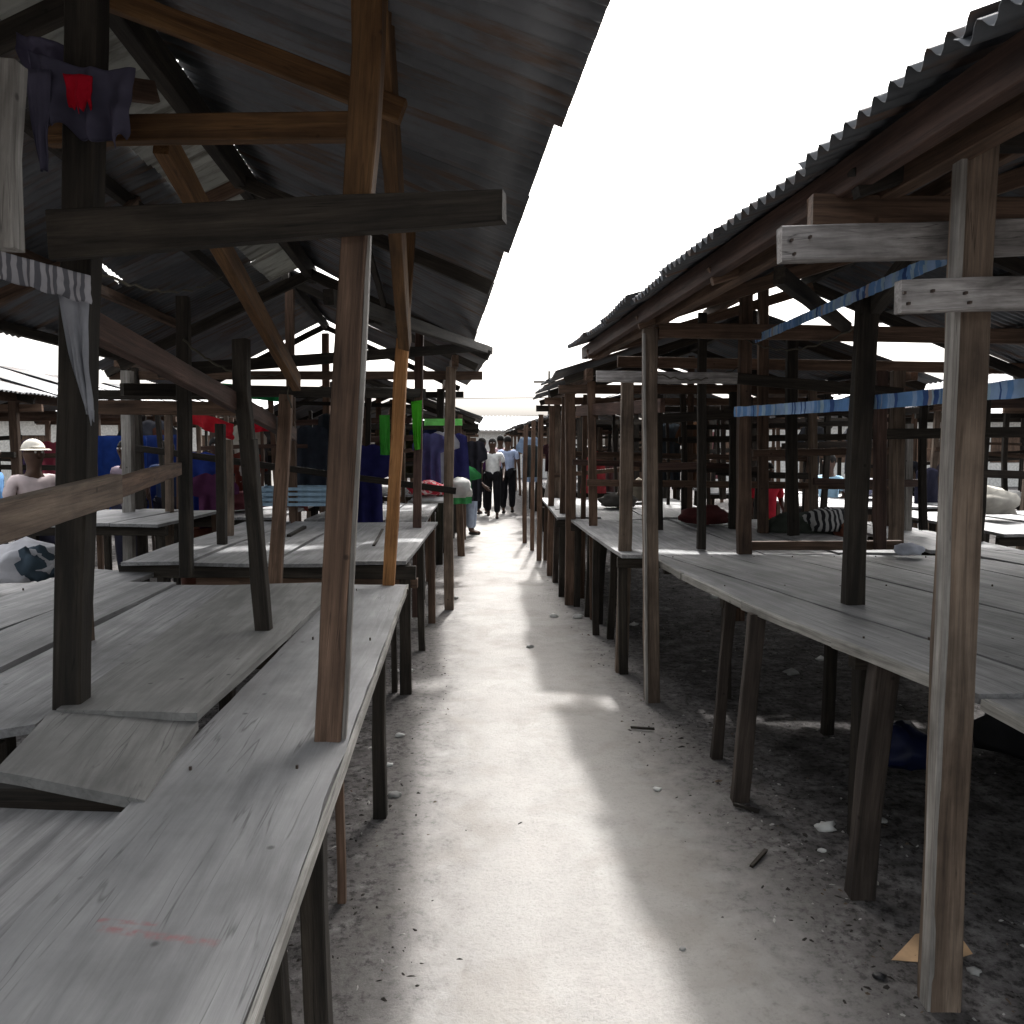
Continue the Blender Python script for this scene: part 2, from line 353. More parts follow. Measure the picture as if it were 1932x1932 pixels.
def build_ground():
    bm = bmesh.new()
    def axis(fine0, fine1, step, far0, far1):
        a = []; x = far0
        while x < fine0: a.append(x); x += max(step, (fine0 - x) * .45)
        x = fine0
        while x < fine1: a.append(x); x += step
        s = step
        while x < far1: a.append(x); s *= 1.6; x += s
        a.append(far1); return a
    X = axis(-4, 4, .07, -600, 600); Yv = axis(-1, 13, .07, -200, 900)
    g = [[bm.verts.new((x, y, gz(x, y))) for x in X] for y in Yv]
    for j in range(len(Yv) - 1):
        for i in range(len(X) - 1): bm.faces.new((g[j][i], g[j][i + 1], g[j + 1][i + 1], g[j + 1][i]))
    me = bpy.data.meshes.new('ground'); bm.to_mesh(me); bm.free()
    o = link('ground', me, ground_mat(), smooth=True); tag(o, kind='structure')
build_ground()

# ------------------------------------------------------------------ sheds
def shed_roof(par, Y0, Y1, er, rg, el, sheet=0.76, mat=M_tin, glow=False, holes=(), offs=None, seed=0, sides='RL', amp=.010):
    """er, rg, el: functions Y -> (x, z) of right eave, ridge and left eave. Corrugated sheets, both slopes."""
    rnd = random.Random(seed); n = max(1, int(round((Y1 - Y0) / sheet))); st = (Y1 - Y0) / n
    for i in range(n):
        a = Y0 + i * st; b = a + st + .05; lift = (i % 2) * .014
        def P(f, y, dx=0, dz=0): x, z = f(y); return Vector((x + dx, y, z + dz + lift))
        for side, ev in (('R', er), ('L', el)):
            if side not in sides: continue
            sg = 1 if side == 'R' else -1
            o = (offs(a, side) if offs else rnd.uniform(-.02, .02)) * sg
            sl = (ev(a)[1] - rg(a)[1]) / abs(ev(a)[0] - rg(a)[0])
            dz = sl * abs(o) * (1 if o * sg > 0 else -1)
            e0 = P(ev, a, o, dz); e1 = P(ev, b, o, dz); r0 = P(rg, a); r1 = P(rg, b)
            if glow and side == 'L':
                m0 = r0.lerp(e0, .2); m1 = r1.lerp(e1, .2)
                corr_sheet('skylight_sheet', m0 + Vector((0, 0, -.012)), m1 + Vector((0, 0, -.012)), r0, r1, M_glow, par, seed=i + seed)
                if i in holes:
                    q0 = m0.lerp(e0, .42 + .1 * (i % 2)); q1 = m1.lerp(e1, .47 + .05 * (i % 2))
                    s0 = q0.lerp(e0, .02); s1 = q1.lerp(e1, .055)
                    corr_sheet('roof_sheet', q0, q1.lerp(q0, .4), m0, m1.lerp(m0, .4), mat, par, seed=i + seed + .5)
                    corr_sheet('roof_sheet', q0.lerp(q1, .6), q1, m0.lerp(m1, .6), m1, mat, par, seed=i + seed + .5)
                    corr_sheet('roof_sheet', e0, e1, s0, s1, mat, par, seed=i + seed + .3)
                else:
                    corr_sheet('roof_sheet', e0, e1, m0, m1, mat, par, seed=i + seed + .5)
            else:
                corr_sheet('roof_sheet', e0, e1, r0, r1, mat, par, seed=i * 1.7 + seed, bend=.008, amp=amp)
def purlins(par, Y0, Y1, f0, f1, ts, mat, w=.05, h=.07, drop=.06):
    for k, t in enumerate(ts):
        a = Vector((f0(Y0)[0], Y0, f0(Y0)[1])).lerp(Vector((f1(Y0)[0], Y0, f1(Y0)[1])), t)
        b = Vector((f0(Y1)[0], Y1, f0(Y1)[1])).lerp(Vector((f1(Y1)[0], Y1, f1(Y1)[1])), t)
        beam('purlin', a - Vector((0, 0, drop)), b - Vector((0, 0, drop)), w, h, mat[k % len(mat)], par, bow=.012)
def trusses(par, Ys, er, rg, el, mats, tie_z=None, rw=.045, rh=.085, inset=.16, drop=.13):
    for k, y in enumerate(Ys):
        r = Vector((rg(y)[0], y, rg(y)[1] - drop)); m = mats[k % len(mats)]
        for f in (er, el):
            e = Vector((f(y)[0], y, f(y)[1] - drop))
            if tie_z is not None: pass
            beam('rafter', r, r.lerp(e, 1 - inset / 2), rw, rh, m, par, bow=.01)

# ---- near left shed
L1 = empty('market_shed', (-1.6, 3, 0), 'near left timber market shed whose dark corrugated roof hangs out over the alley', 'shed', 'open timber market sheds')
erL = lambda y: (.374 * (1.22 - .05 * y) - .091 * y, 2.82 - .05 * y); rgL = lambda y: (-1.1 - .097 * y, 3.24); elL = lambda y: (-3.15 - .07 * y, 2.38)
def offL(a, side):
    if side == 'L': return random.Random(int(a * 10)).uniform(-.03, .03)
    return (.02 if a < 2.2 else 0.0 if a < 3.9 else -.02)
shed_roof(L1, -1.05, 7.3, erL, rgL, elL, offs=offL, glow=True, holes=(6, 8), mat=M_tin, seed=3)
purlins(L1, -1.0, 7.35, rgL, elL, (.3, .62, .93), [M_dark, M_brown])
purlins(L1, 4.7, 7.45, rgL, erL, (.45,), [M_dark], w=.04, h=.05)
beam('ridge_beam', (rgL(-1)[0] , -1, 3.13), (rgL(7.4)[0], 7.4, 3.13), .07, .14, M_dark, L1, bow=.01)
# rafters and ties seen in the photo
beam('rafter', W(205, -5, 2.75) , W(760, 212, 2.75), .045, .075, M_amber, L1, bow=.006)
beam('rafter', Vector((rgL(2.75)[0], 2.78, 3.1)), Vector((-3.1, 2.78, 2.34)), .045, .075, M_dark, L1)
beam('rafter', Vector((rgL(4.7)[0], 4.7, 3.1)), Vector((-.12, 4.7, 2.50)), .045, .075, M_dark, L1)
beam('rafter', Vector((rgL(4.7)[0], 4.74, 3.1)), Vector((-3.3, 4.74, 2.32)), .045, .075, M_brown, L1)
beam('rafter', Vector((rgL(7.1)[0], 7.15, 3.1)), Vector((-.2, 7.15, 2.38)), .05, .09, M_dark, L1)
beam('rafter', Vector((rgL(7.1)[0], 7.19, 3.1)), Vector((-3.5, 7.19, 2.3)), .05, .09, M_dark, L1)
beam('rafter', Vector((rgL(.6)[0], .6, 3.1)), Vector((.2, .6, 2.70)), .045, .075, M_brown, L1)
beam('tie_beam', W(100, 446, 2.22), W(952, 390, 2.0), .045, .13, M_dark, L1, h1=.075, bow=.004)
beam('tie_beam', W(90, 250, 2.45), W(700, 240, 2.35), .045, .075, M_amber, L1, bow=.004)
beam('tie_beam', W(290, 175, 2.9), W(120, 150, 2.6), .04, .07, M_brown, L1)
beam('tie_beam', W(300, 700, 4.8), W(900, 655, 7.2), .05, .08, M_dark, L1)
beam('tie_beam', W(230, 735, 4.9), W(800, 742, 7.1), .05, .08, M_dark, L1)
beam('tie_beam', W(175, 768, 5.2), W(470, 772, 5.2), .05, .09, M_brown, L1)
beam('tie_beam', W(170, 745, 6.2), W(470, 745, 6.2), .04, .07, M_dark, L1)
beam('eave_beam', W(620, 560, 3.6), W(925, 662, 7.35), .05, .07, M_dark, L1)
# posts
p1 = post(W(619, 1400, 2.10), W(672, 440, 2.14), .072, .06, M_brown, L1, w1=.068, bow=.001)
post(W(672, 441, 2.14), W(696, -60, 2.18), .075, .06, M_amber, L1, w1=.085)
beam('lit_face_strip', W(649, 1392, 2.095), W(697, 443, 2.13), .012, .02, M_pale, L1, up=Vector((0, 1, 0)))  # pale strip paints the light on the post's alley side
beam('brace', W(764, 650, 4.35), W(716, -30, 2.42), .06, .07, M_amber, L1, up=Vector((0, 1, 0)))
post(W(734, 1104, 4.5), W(760, 640, 4.45), .068, .05, M_orange, L1, bow=.002)
post(W(760, 641, 4.45), W(773, 430, 4.45), .066, .05, M_amber, L1, bow=.002)
post(W(135, 1342, 2.34), W(165, -60, 2.34), .085, .075, M_dark, L1, w1=.09, bow=.004)
post(W(164, 1208, 3.2), W(160, 640, 3.2), .045, .05, M_brown, L1)
post(W(353, 1088, 4.78), W(345, 560, 4.78), .07, .06, M_dark, L1)
post(W(500, 1200, 3.26), W(468, 830, 3.32), .062, .05, M_dark, L1, name='prop')
beam('lit_face_strip', W(512, 1198, 3.27), W(480, 840, 3.33), .008, .02, M_pale, L1, up=Vector((0, 1, 0)))  # thin pale strip as the prop's painted bright side
post(W(468, 835, 3.9), W(455, 640, 3.9), .07, .06, M_dark, L1, name='prop')
post(W(519, 1100, 4.6), W(540, 745, 4.6), .075, .05, M_brown, L1)
post(W(420, 1042, 5.6), W(415, 800, 5.6), .06, .06, M_dark, L1)
post(W(432, 1020, 6.2), W(430, 830, 6.2), .06, .06, M_post, L1)
post(W(786, 1165, 6.6), W(792, 620, 7.2), .07, .07, M_red, L1)
post(W(245, 1090, 7.2), W(240, 700, 7.2), .09, .07, M_pale, L1)
post(W(320, 1060, 7.3), W(318, 770, 7.3), .06, .06, M_post, L1)
post(W(12, 470, 1.7), W(16, 118, 1.7), .055, .05, M_pale, L1, name='upright')
beam('brace', W(150, 602, 2.42), W(552, 820, 5.1), .05, .085, M_red, L1, bow=.005)
beam('brace', W(305, 262, 2.52), W(560, 722, 4.6), .045, .10, M_amber, L1, bow=.006)
beam('brace', W(175, 470, 3.2), W(260, 380, 4.7), .04, .07, M_brown, L1)
beam('rail', W(-60, 1000, 1.45), W(216, 922, 2.24), .04, .082, M_post, L1, bow=.003)
beam('rail', W(208, 924, 2.26), W(334, 884, 3.5), .04, .055, M_brown, L1)
beam('rail', W(700, 600, 4.4), W(770, 640, 7.0), .04, .05, M_dark, L1)

# ---- near right shed
R1 = empty('market_shed', (2.2, 3, 0), 'near right timber shed with a saw-toothed tin roof edge and pale nailed cross boards', 'shed', 'open timber market sheds')
erR = lambda y: (4.7 - .03 * y, 2.22); rgR = lambda y: (2.75 - .04 * y, 3.02); elR = lambda y: (1.05 - .081 * y, 2.42)
def offR(a, side): return random.Random(int(a * 7) + 5).uniform(-.025, .025) if side == 'L' else random.Random(int(a * 9)).uniform(-.05, .05)
shed_roof(R1, -.6, 6.95, erR, rgR, elR, offs=offR, mat=M_tin_r, seed=8, amp=.0165)
beam('eave_beam', (1.24, -.6, 2.385), (.63, 7.0, 2.385), .05, .10, M_red, R1, bow=.006)
beam('eave_beam', (1.40, -.6, 2.40), (.72, 7.0, 2.39), .06, .13, M_brown, R1, bow=.006)
purlins(R1, -.6, 7.0, rgR, elR, (0.0, .4, .7), [M_dark, M_brown]); purlins(R1, -.6, 7.0, rgR, erR, (.35, .65, .95), [M_dark])
for y in (1.2, 2.35, 3.6, 4.95, 6.7):
    r = Vector((rgR(y)[0], y, rgR(y)[1] - .13))
    beam('rafter', r, Vector((elR(y)[0] + .12, y, elR(y)[1] - .08)), .045, .08, M_dark if y < 3 else M_brown, R1, bow=.01)
    beam('rafter', r, Vector((erR(y)[0] - .1, y, erR(y)[1] - .1)), .045, .08, M_dark, R1, bow=.01)
for y in (2.4, 4.9, 6.8): beam('tie_beam', (.9, y + .07, 2.3), (4.5, y + .07, 2.24), .05, .09, M_brown, R1, bow=.01)
post(G(1772, 1893) - Vector((0, 0, .1)), W(1841, 279, 2.16), .090, .07, M_post, R1, bow=.003)
beam('lit_face_strip', G(1747, 1893) + Vector((-.006, -.01, -.05)), W(1811, 290, 2.14), .016, .045, M_pale, R1, up=Vector((0, 1, 0)), bow=.002)  # pale strip standing in for the lit left face of the post
beam('tie_beam', W(1470, 463, 2.27), W(2100, 440, 2.27), .045, .095, M_bleached, R1, bow=.003)
beam('tie_beam', W(1694, 561, 2.07), W(2100, 548, 2.07), .04, .082, M_bleached, R1, bow=.003)
beam('tie_beam', W(1800, 262, 2.25), W(2200, 262, 2.25), .05, .06, M_dark, R1)
post(G(1231, 1325) - Vector((0, 0, .1)), W(1226, 622, 4.95), .088, .07, M_post, R1, bow=.006)
beam('lit_face_strip', G(1218, 1325) + Vector((0, -.03, 0)), W(1215, 630, 4.9), .014, .04, M_pale, R1, up=Vector((0, 1, 0)))  # same painted lit face on the second right post
beam('tie_beam', W(1125, 710, 5.1), W(1390, 714, 5.1), .04, .07, M_bleached, R1)
beam('tie_beam', W(1236, 626, 5.0), W(1420, 630, 5.0), .04, .05, M_amber, R1)
beam('tie_beam', W(1390, 714, 5.15), W(1700, 742, 5.15), .05, .07, M_dark, R1)
post(G(1171, 1268) - Vector((0, 0, .1)), W(1184, 700, 5.5), .085, .07, M_post, R1)
post(G(1075, 1142) - Vector((0, 0, .1)), W(1075, 735, 7.85), .10, .08, M_brown, R1)
post(W(1404, 1045, 5.2), W(1408, 545, 5.2), .085, .07, M_brown, R1, w1=.07)
post(W(1609, 1141, 3.54), W(1638, 560, 3.62), .085, .06, M_dark, R1, w1=.09)
post(W(1323, 1036, 5.55), W(1325, 590, 5.55), .055, .05, M_dark, R1)
post(W(1497, 1010, 6.2), W(1494, 640, 6.2), .08, .06, M_dark, R1)
post(W(1440, 1005, 6.6), W(1440, 520, 6.6), .08, .06, M_brown, R1)
post(W(1382, 1000, 6.9), W(1383, 740, 6.9), .06, .06, M_dark, R1)
post(W(1245, 1000, 6.9), W(1245, 745, 6.9), .05, .05, M_dark, R1)
post(W(1290, 985, 7.6), W(1288, 740, 7.6), .05, .05, M_dark, R1)
post(W(1660, 1035, 5.3), W(1663, 700, 5.3), .07, .06, M_red, R1)
post(W(1690, 1030, 5.6), W(1694, 700, 5.6), .085, .06, M_post, R1)
post(W(1742, 1000, 6.4), W(1744, 740, 6.4), .05, .05, M_dark, R1)
post(W(1712, 1010, 6.8), W(1714, 800, 6.8), .06, .05, M_pale, R1)
beam('rail', W(1420, 855, 6.3), W(1700, 850, 6.3), .04, .055, M_brown, R1)
beam('rail', W(1240, 880, 6.4), W(1330, 878, 6.4), .04, .055, M_red, R1)
beam('rail', W(1080, 872, 7.4), W(1400, 880, 7.4), .04, .05, M_red, R1)
beam('rail', W(1090, 775, 7.6), W(1250, 765, 5.8), .04, .10, M_red, R1)
beam('rail', W(1600, 820, 5.4), W(1940, 815, 5.4), .05, .07, M_dark, R1)
beam('rail', W(1250, 790, 6.9), W(1960, 740, 6.9), .05, .08, M_dark, R1)
beam('rail', W(1280, 830, 7.6), W(1700, 822, 7.6), .04, .06, M_dark, R1)
beam('rail', W(1400, 1030, 5.35), W(1700, 1028, 5.35), .05, .06, M_brown, R1)
beam('brace', W(1470, 520, 3.3), W(1600, 620, 5.0), .045, .07, M_dark, R1)
beam('brace', W(1640, 590, 3.7), W(1760, 440, 2.9), .05, .09, M_dark, R1)
# nails driven through the cross boards
for (x, y, d) in ((1495, 452, 2.235), (1500, 478, 2.235), (1530, 446, 2.235), (1708, 552, 2.04), (1716, 572, 2.04), (1762, 548, 2.04), (1824, 552, 2.04), (1832, 570, 2.04), (1800, 470, 2.235)):
    p = W(x, y, d); beam('nail', p, p + Vector((0, .03, 0)), .007, .007, M_nail, R1, rough=0)

# ---- farther sheds, generic
def simple_shed(label, Y0, Y1, ex0, ex1, z, side, width=3.4, rise=.55, mat=M_tin, wm=M_brown, post_step=2.1, seed=0, wm2=M_dark):
    """side=-1: stands left of the alley (its right eave on the alley); side=+1: right of it"""
    s = side
    def lin(y): return ex0 + (ex1 - ex0) * (y - Y0) / (Y1 - Y0)
    near = lambda y: (lin(y), z); rid = lambda y: (lin(y) + s * width / 2, z + rise); far = lambda y: (lin(y) + s * width, z - .06)
    par = empty('market_shed', (lin(Y0) + s * width / 2, (Y0 + Y1) / 2, 0), label, 'shed', 'open timber market sheds')
    er, el = (near, far) if s < 0 else (far, near)
    shed_roof(par, Y0, Y1, er, rid, el, mat=mat, seed=seed)
    beam('ridge_beam', (rid(Y0)[0], Y0 - .1, z + rise - .08), (rid(Y1)[0], Y1 + .1, z + rise - .08), .06, .1, wm2, par)
    for fx in (.3, width - .3):
        beam('eave_beam', (lin(Y0) + s * fx, Y0 - .12, z - .02), (lin(Y1) + s * fx, Y1 + .1, z - .02), .06, .1, wm, par)
    rnd = random.Random(seed); n = max(1, int(round((Y1 - Y0) / post_step)))
    for i in range(n + 1):
        y = Y0 + .1 + (Y1 - Y0 - .2) * i / n
        for fx in (.34, width * .5, width - .34):
            j = rnd.uniform(-.05, .05)
            post((lin(y) + s * fx + j, y, -.1), (lin(y) + s * fx, y + j, z - .06 + (rise - .12 if fx == width * .5 else 0)), .07 + rnd.random() * .03, .06, rnd.choice([wm, wm2, M_post, wm]), par, bow=.02)
        beam('tie_beam', (lin(y) + s * .05, y + .06, z - .13), (lin(y) + s * (width - .1), y + .06, z - .13), .04, .08, rnd.choice([wm, wm2]), par, bow=.01)
        beam('rail', (lin(y) + s * .3, y - .06, 1.25 + rnd.uniform(-.1, .3)), (lin(y) + s * (width - .3), y - .06, 1.3 + rnd.uniform(-.1, .3)), .04, .06, rnd.choice([wm, wm2]), par)
        for f in (near, far):
            beam('rafter', (rid(y)[0], y, z + rise - .1), (f(y)[0] - (.1 * s if f is far else -.1 * s), y, f(y)[1] - .06), .04, .07, wm2, par)
    return par
simple_shed('second shed left of the alley, just past the near left roof, dark tin roof', 7.5, 10.6, -.22, -.6, 2.38, -1, seed=21, width=3.7, rise=.84)
simple_shed('second shed right of the alley, past the saw-toothed roof, its eave reaching further in', 7.05, 11.1, .37, .28, 2.22, 1, seed=22, mat=M_tin_r)
simple_shed('third shed left of the alley, low sloping roof beyond the green-trimmed stall', 11.2, 15.4, -.42, -.6, 1.98, -1, rise=.65, seed=23)
simple_shed('third shed on the right of the alley, low roofed, beside the standing shoppers', 12.4, 19.0, .72, .28, 2.08, 1, rise=.5, seed=24)
R3_ = bpy.data.objects['market_shed.005']
post(W(1030, 958, 11.9), W(1055, 828, 12.2), .10, .05, M_pale, R3_, name='prop')
simple_shed('farthest shed on the left where the alley closes in', 16.2, 24.0, -.75, -.95, 1.98, -1, rise=.5, seed=25, post_step=2.6)
simple_shed('farthest shed on the right where the alley closes in', 19.6, 30.0, .1, -.35, 2.05, 1, rise=.5, seed=26, post_step=2.6)
simple_shed('shed in the next row left, low dark roof over the cream-capped trader', 6.6, 14.5, -4.95, -5.3, 2.12, -1, rise=.5, seed=27, wm=M_brown)
simple_shed('shed in the row right of the near right one, seen through its posts', 5.6, 14.0, 6.1, 5.9, 2.15, 1, rise=.6, seed=28, mat=M_tin_r)
simple_shed('shed far behind the near right one, second row back, pale roof', 15.5, 24.0, 5.6, 5.4, 2.2, 1, rise=.6, seed=29, mat=M_cut)
simple_shed('shed far behind the blue tarpaulin in the left row', 15.5, 23.0, -5.4, -5.7, 2.2, -1, rise=.5, seed=30)

# ------------------------------------------------------------------ tables
TG = 'rough plank market tables'
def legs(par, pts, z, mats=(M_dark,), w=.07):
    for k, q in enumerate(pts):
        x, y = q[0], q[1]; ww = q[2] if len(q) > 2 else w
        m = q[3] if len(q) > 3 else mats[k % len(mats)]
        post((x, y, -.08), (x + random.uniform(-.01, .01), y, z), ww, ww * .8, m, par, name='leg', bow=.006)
# near left table
T1 = empty('market_table', (-1.5, 2.5, 0), 'near left table of grey planks with a loose raised board and red chalk mark', 'table', TG)
z1 = .80
quadboard('plank', (-.80, .35, z1), (-.33, .35, z1), (-.605, 4.52, z1), (-.972, 4.52, z1), .028, M_front, T1, warp=.008, nv=30, nu=8, notch=.01)
quadboard('plank', (-1.75, .35, .768), (-.818, .35, .768), (-.868, 1.74, .772), (-1.75, 1.80, .775), .03, M_plank, T1, warp=.01, nv=14)
# the raised cross board
quadboard('loose_board', W(-10, 1452, 1.82), W(272, 1508, 1.72), W(374, 1358, 2.22), W(98, 1338, 2.28), .030, M_plank_tan, T1, warp=.006, nv=8)
quadboard('plank', (-1.335, 2.27, .832), (-.895, 2.20, .842), (-.945, 4.5, .820), (-1.60, 4.45, .810), .028, M_plank_tan, T1, warp=.006, nv=16, nu=7)
quadboard('plank', (-1.76, 2.02, .79), (-1.365, 2.22, .80), (-1.612, 4.5, .80), (-1.92, 4.5, .80), .03, M_plank, T1, warp=.008, nv=16)
quadboard('plank', (-2.16, .9, .785), (-1.775, .9, .785), (-1.932, 4.52, .812), (-2.21, 4.52, .812), .03, M_plank, T1, warp=.010, nv=16)
beam('lit_edge_strip', (-.322, .4, z1 - .015), (-.598, 4.5, z1 - .013), .012, .026, M_edge, T1, rough=.002)  # added pale strip, paints the plank edge as lit from the alley
quadboard('plank', (-2.72, 1.2, .80), (-2.23, 1.2, .80), (-2.23, 4.9, .81), (-2.68, 5.0, .81), .03, M_plank, T1, warp=.012, nv=16)
for y in (.7, 1.9, 3.2, 4.3): beam('bearer', (-2.7, y, z1 - .075), (-.60 - .02 * y, y, z1 - .075), .06, .08, M_dark, T1, bow=.004)
beam('bearer', (-.50, .5, z1 - .08), (-.66, 4.5, z1 - .08), .04, .07, M_dark, T1)
def leg_px(par, foot, z, w, m, dx=0):      # a leg whose foot is seen at a pixel
    p = G(*foot); return post((p.x, p.y, -.08), (p.x + dx, p.y, z), w, w * .8, m, par, name='leg', bow=.006)
post((-.435, 1.74, -.1), (-.46, 1.76, .765), .058, .05, M_dark, T1, name='leg')
post((-.50, 1.66, -.1), (-.53, 1.66, .765), .045, .05, M_dark, T1, name='leg')
leg_px(T1, (645, 1702), .76, .030, M_brown); leg_px(T1, (717, 1540), .77, .055, M_dark, .01)
leg_px(T1, (745, 1305), .77, .035, M_dark); leg_px(T1, (767, 1222), .77, .04, M_dark)
legs(T1, [(-2.5, 1.5), (-2.5, 4.2), (-1.5, 2.2), (-1.5, 4.1), (-2.1, 3.2)], .75)
# second left table
T2 = empty('market_table', (-1.5, 6, 0), 'second left table, standing past the near one, pale tilted planks with a thick front edge', 'table', TG)
xs = [-2.42, -1.98, -1.5, -1.08, -.64]
for i in range(4):
    quadboard('plank', (xs[i] + .012, 4.85, .875), (xs[i + 1] - .012, 4.85, .875), (xs[i + 1] - .05, 7.25 + .1 * (i % 2), .89), (xs[i] - .03, 7.25 + .1 * (i % 2), .89), .026, M_plank, T2, warp=.02)
beam('apron', (-2.45, 4.92, .81), (-.60, 4.92, .80), .035, .085, M_dark, T2, bow=.006)
beam('apron', (-2.0, 5.0, .74), (-.60, 5.0, .72), .05, .06, M_brown, T2, bow=.006)
beam('offcut', G(545, 1012, .89), G(575, 995, .89), .03, .03, M_dark, T2); beam('offcut', G(705, 1030, .89), G(722, 1000, .89), .02, .02, M_dark, T2)
legs(T2, [(-2.35, 5.0), (-1.5, 5.1), (-.68, 5.0), (-2.35, 7.0), (-.72, 7.05, .06, M_brown), (-.7, 6.1, .05)], .84)

# near right table
T3 = empty('market_table', (2.1, 3.6, 0), 'near right table of long weathered planks with a split pale front edge', 'table', TG)
z3 = .88
fe = lambda y: .905 + (5.2 - y) * .1553 - (.34 * ((5.2 - y) / 2.93) * (1 - (5.2 - y) / 2.93) if y > 2.27 else 0)
ya, yb = 1.72, 5.2
seam = [(1.36 + .17, .96), (2.0, 1.22), (2.34, 1.55), (2.72, 1.95), (3.08, 2.4), (3.4, 2.85)]
quadboard('plank', (1.36, 2.27, z3), (1.70, 2.27, z3), (.965, 5.2, z3), (.905, 5.2, z3), .034, M_plank, T3, warp=.006, nv=26, nu=6, notch=.016, bl=.085)
quadboard('plank', (1.372, 1.2, z3 - .012), (1.95, 1.2, z3 - .012), (1.80, 2.25, z3 - .01), (1.375, 2.25, z3 - .01), .034, M_plank, T3, warp=.006, notch=.016)
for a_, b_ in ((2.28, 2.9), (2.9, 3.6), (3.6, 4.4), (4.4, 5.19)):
    beam('lit_edge_strip', (fe(a_) - .008, a_, z3 - .017), (fe(b_) - .008, b_, z3 - .017), .022, .036, M_edge, T3, rough=.004)  # pale strips painting light along the front board edge
beam('lit_edge_strip', (1.366, 1.25, z3 - .03), (1.368, 2.24, z3 - .027), .022, .034, M_edge, T3, rough=.004)  # painted lit edge continued on the near board
prev = (1.72, .978)
for i, (n_, f_) in enumerate(seam):
    w0 = n_ if i else 2.02
    nr = 2.0 + i * .31; 
    quadboard('plank', (prev[0], 2.27 if i < 1 else 1.6, z3 + .002 * (i % 2)), (nr, 2.27 if i < 1 else 1.6, z3), (f_ + .1 + i * .03, 5.18 - .02 * i, z3 + .004), (prev[1] + .004, 5.18, z3), .03, M_plank, T3, warp=.008, nv=18, notch=.008)
    prev = (nr + .014, f_ + .1 + i * .03 + .012)
for y in (1.7, 2.9, 4.0, 5.05): beam('bearer', (fe(y) + .06, y, z3 - .075), (3.6, y, z3 - .075), .06, .07, M_dark, T3)
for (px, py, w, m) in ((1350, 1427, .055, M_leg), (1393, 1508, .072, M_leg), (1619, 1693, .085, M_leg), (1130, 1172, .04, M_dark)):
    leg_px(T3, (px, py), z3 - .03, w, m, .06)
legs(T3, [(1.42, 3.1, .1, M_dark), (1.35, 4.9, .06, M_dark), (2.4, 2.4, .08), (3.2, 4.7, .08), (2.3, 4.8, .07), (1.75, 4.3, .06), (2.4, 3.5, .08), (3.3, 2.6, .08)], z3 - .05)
# back of the near right table: the pale second table behind it
T3b = empty('market_table', (4.0, 3.5, 0), 'pale table backing onto the near right one, catching daylight from the far side', 'table', TG)
for i in range(3):
    x0 = 3.42 + i * .36
    quadboard('plank', (x0 + .4, 1.6, z3 + .01), (x0 + .74, 1.6, z3 + .01), (x0 - .18, 5.3, z3 + .015), (x0 - .52, 5.3, z3 + .015), .03, M_plank, T3b, warp=.01)
legs(T3b, [(3.5, 2.0), (4.4, 2.0), (3.2, 4.9), (3.9, 4.9)], z3 - .03)
quadboard('added_shade_panel', (3.7, 1.6, .84), (3.74, 1.6, .84), (3.6, 5.0, .84), (3.56, 5.0, .84), .82, M_dark, T3b)  # added dark panel, blocks light so the space under the tables stays black

rn = random.Random(9)
for y in (.7, 1.9, 3.2, 4.3):
    for x in (-.50, -.76, -1.0, -1.3, -2.3, -2.6):
        p = Vector((x + rn.uniform(-.02, .02) - .02 * y, y + rn.uniform(-.015, .015), .815 if -1.4 < x < -.8 else .812))
        if -1.4 < x < -.8 and y < 2.3: continue
        beam('nail', p - Vector((0, 0, .03)), p, .006, .006, M_nail, T1, rough=0)
for y in (1.7, 2.9, 4.0, 5.05):
    for k in range(7):
        p = Vector((fe(y) + .10 + k * .27 + rn.uniform(-.03, .03), y + rn.uniform(-.015, .015), z3 + .006))
        beam('nail', p - Vector((0, 0, .03)), p, .006, .006, M_nail, T3, rough=0)
def plank_table(label, x0, x1, y0, y1, z, nb=4, mat=M_plank, seed=0, skew=0.0, legm=(M_dark, M_brown), lw=.06):
    rnd = random.Random(seed)
    t = empty('market_table', ((x0 + x1) / 2, (y0 + y1) / 2, 0), label, 'table', TG)
    w = (x1 - x0) / nb
    for i in range(nb):
        a = x0 + i * w + .006; b = a + w - .012; e = rnd.uniform(-.05, .05); dz = rnd.uniform(-.006, .006)
        quadboard('plank', (a, y0 + e, z + dz), (b, y0 + e, z + dz), (b + skew, y1 + e, z + dz), (a + skew, y1 + e, z + dz), .028, mat, t, warp=.015, nv=8)
    for y in (y0 + .1, y1 - .1): beam('bearer', (x0 + skew * (y - y0) / (y1 - y0), y, z - .07), (x1 + skew * (y - y0) / (y1 - y0), y, z - .07), .05, .07, M_dark, t)
    n = max(2, int((y1 - y0) / .9) + 1)
    for k in range(n):
        y = y0 + .12 + (y1 - y0 - .24) * k / (n - 1); s = skew * (y - y0) / (y1 - y0)
        for x in (x0 + .06, x1 - .06):
            post((x + s, y, -.06), (x + s + rnd.uniform(-.02, .02), y, z - .03), lw, lw * .8, rnd.choice(legm), t, name='leg', bow=.008)
    return t
plank_table('second right table between the two light-edged posts, past the near right one', .73, 2.7, 5.32, 7.85, .86, seed=1, skew=-.16)
plank_table('third table along the right of the alley, its front edge catching light', .46, 2.3, 8.1, 11.0, .85, seed=2, skew=-.06)
plank_table('third table along the left of the alley, carrying red and white bundles', -2.1, -.86, 8.0, 10.3, .84, seed=3, skew=-.1, nb=3)
plank_table('far right table beside the slanting pale post', .6, 2.2, 12.6, 15.6, .86, seed=4, skew=-.1, nb=3)
plank_table('far left table below the dark hanging clothes', -2.4, -.95, 11.6, 14.5, .86, seed=5, nb=3)
plank_table('pale table seen through the near right posts, at the edge of the frame', 3.75, 5.3, 6.0, 8.1, .92, seed=6, nb=4, mat=M_plank)
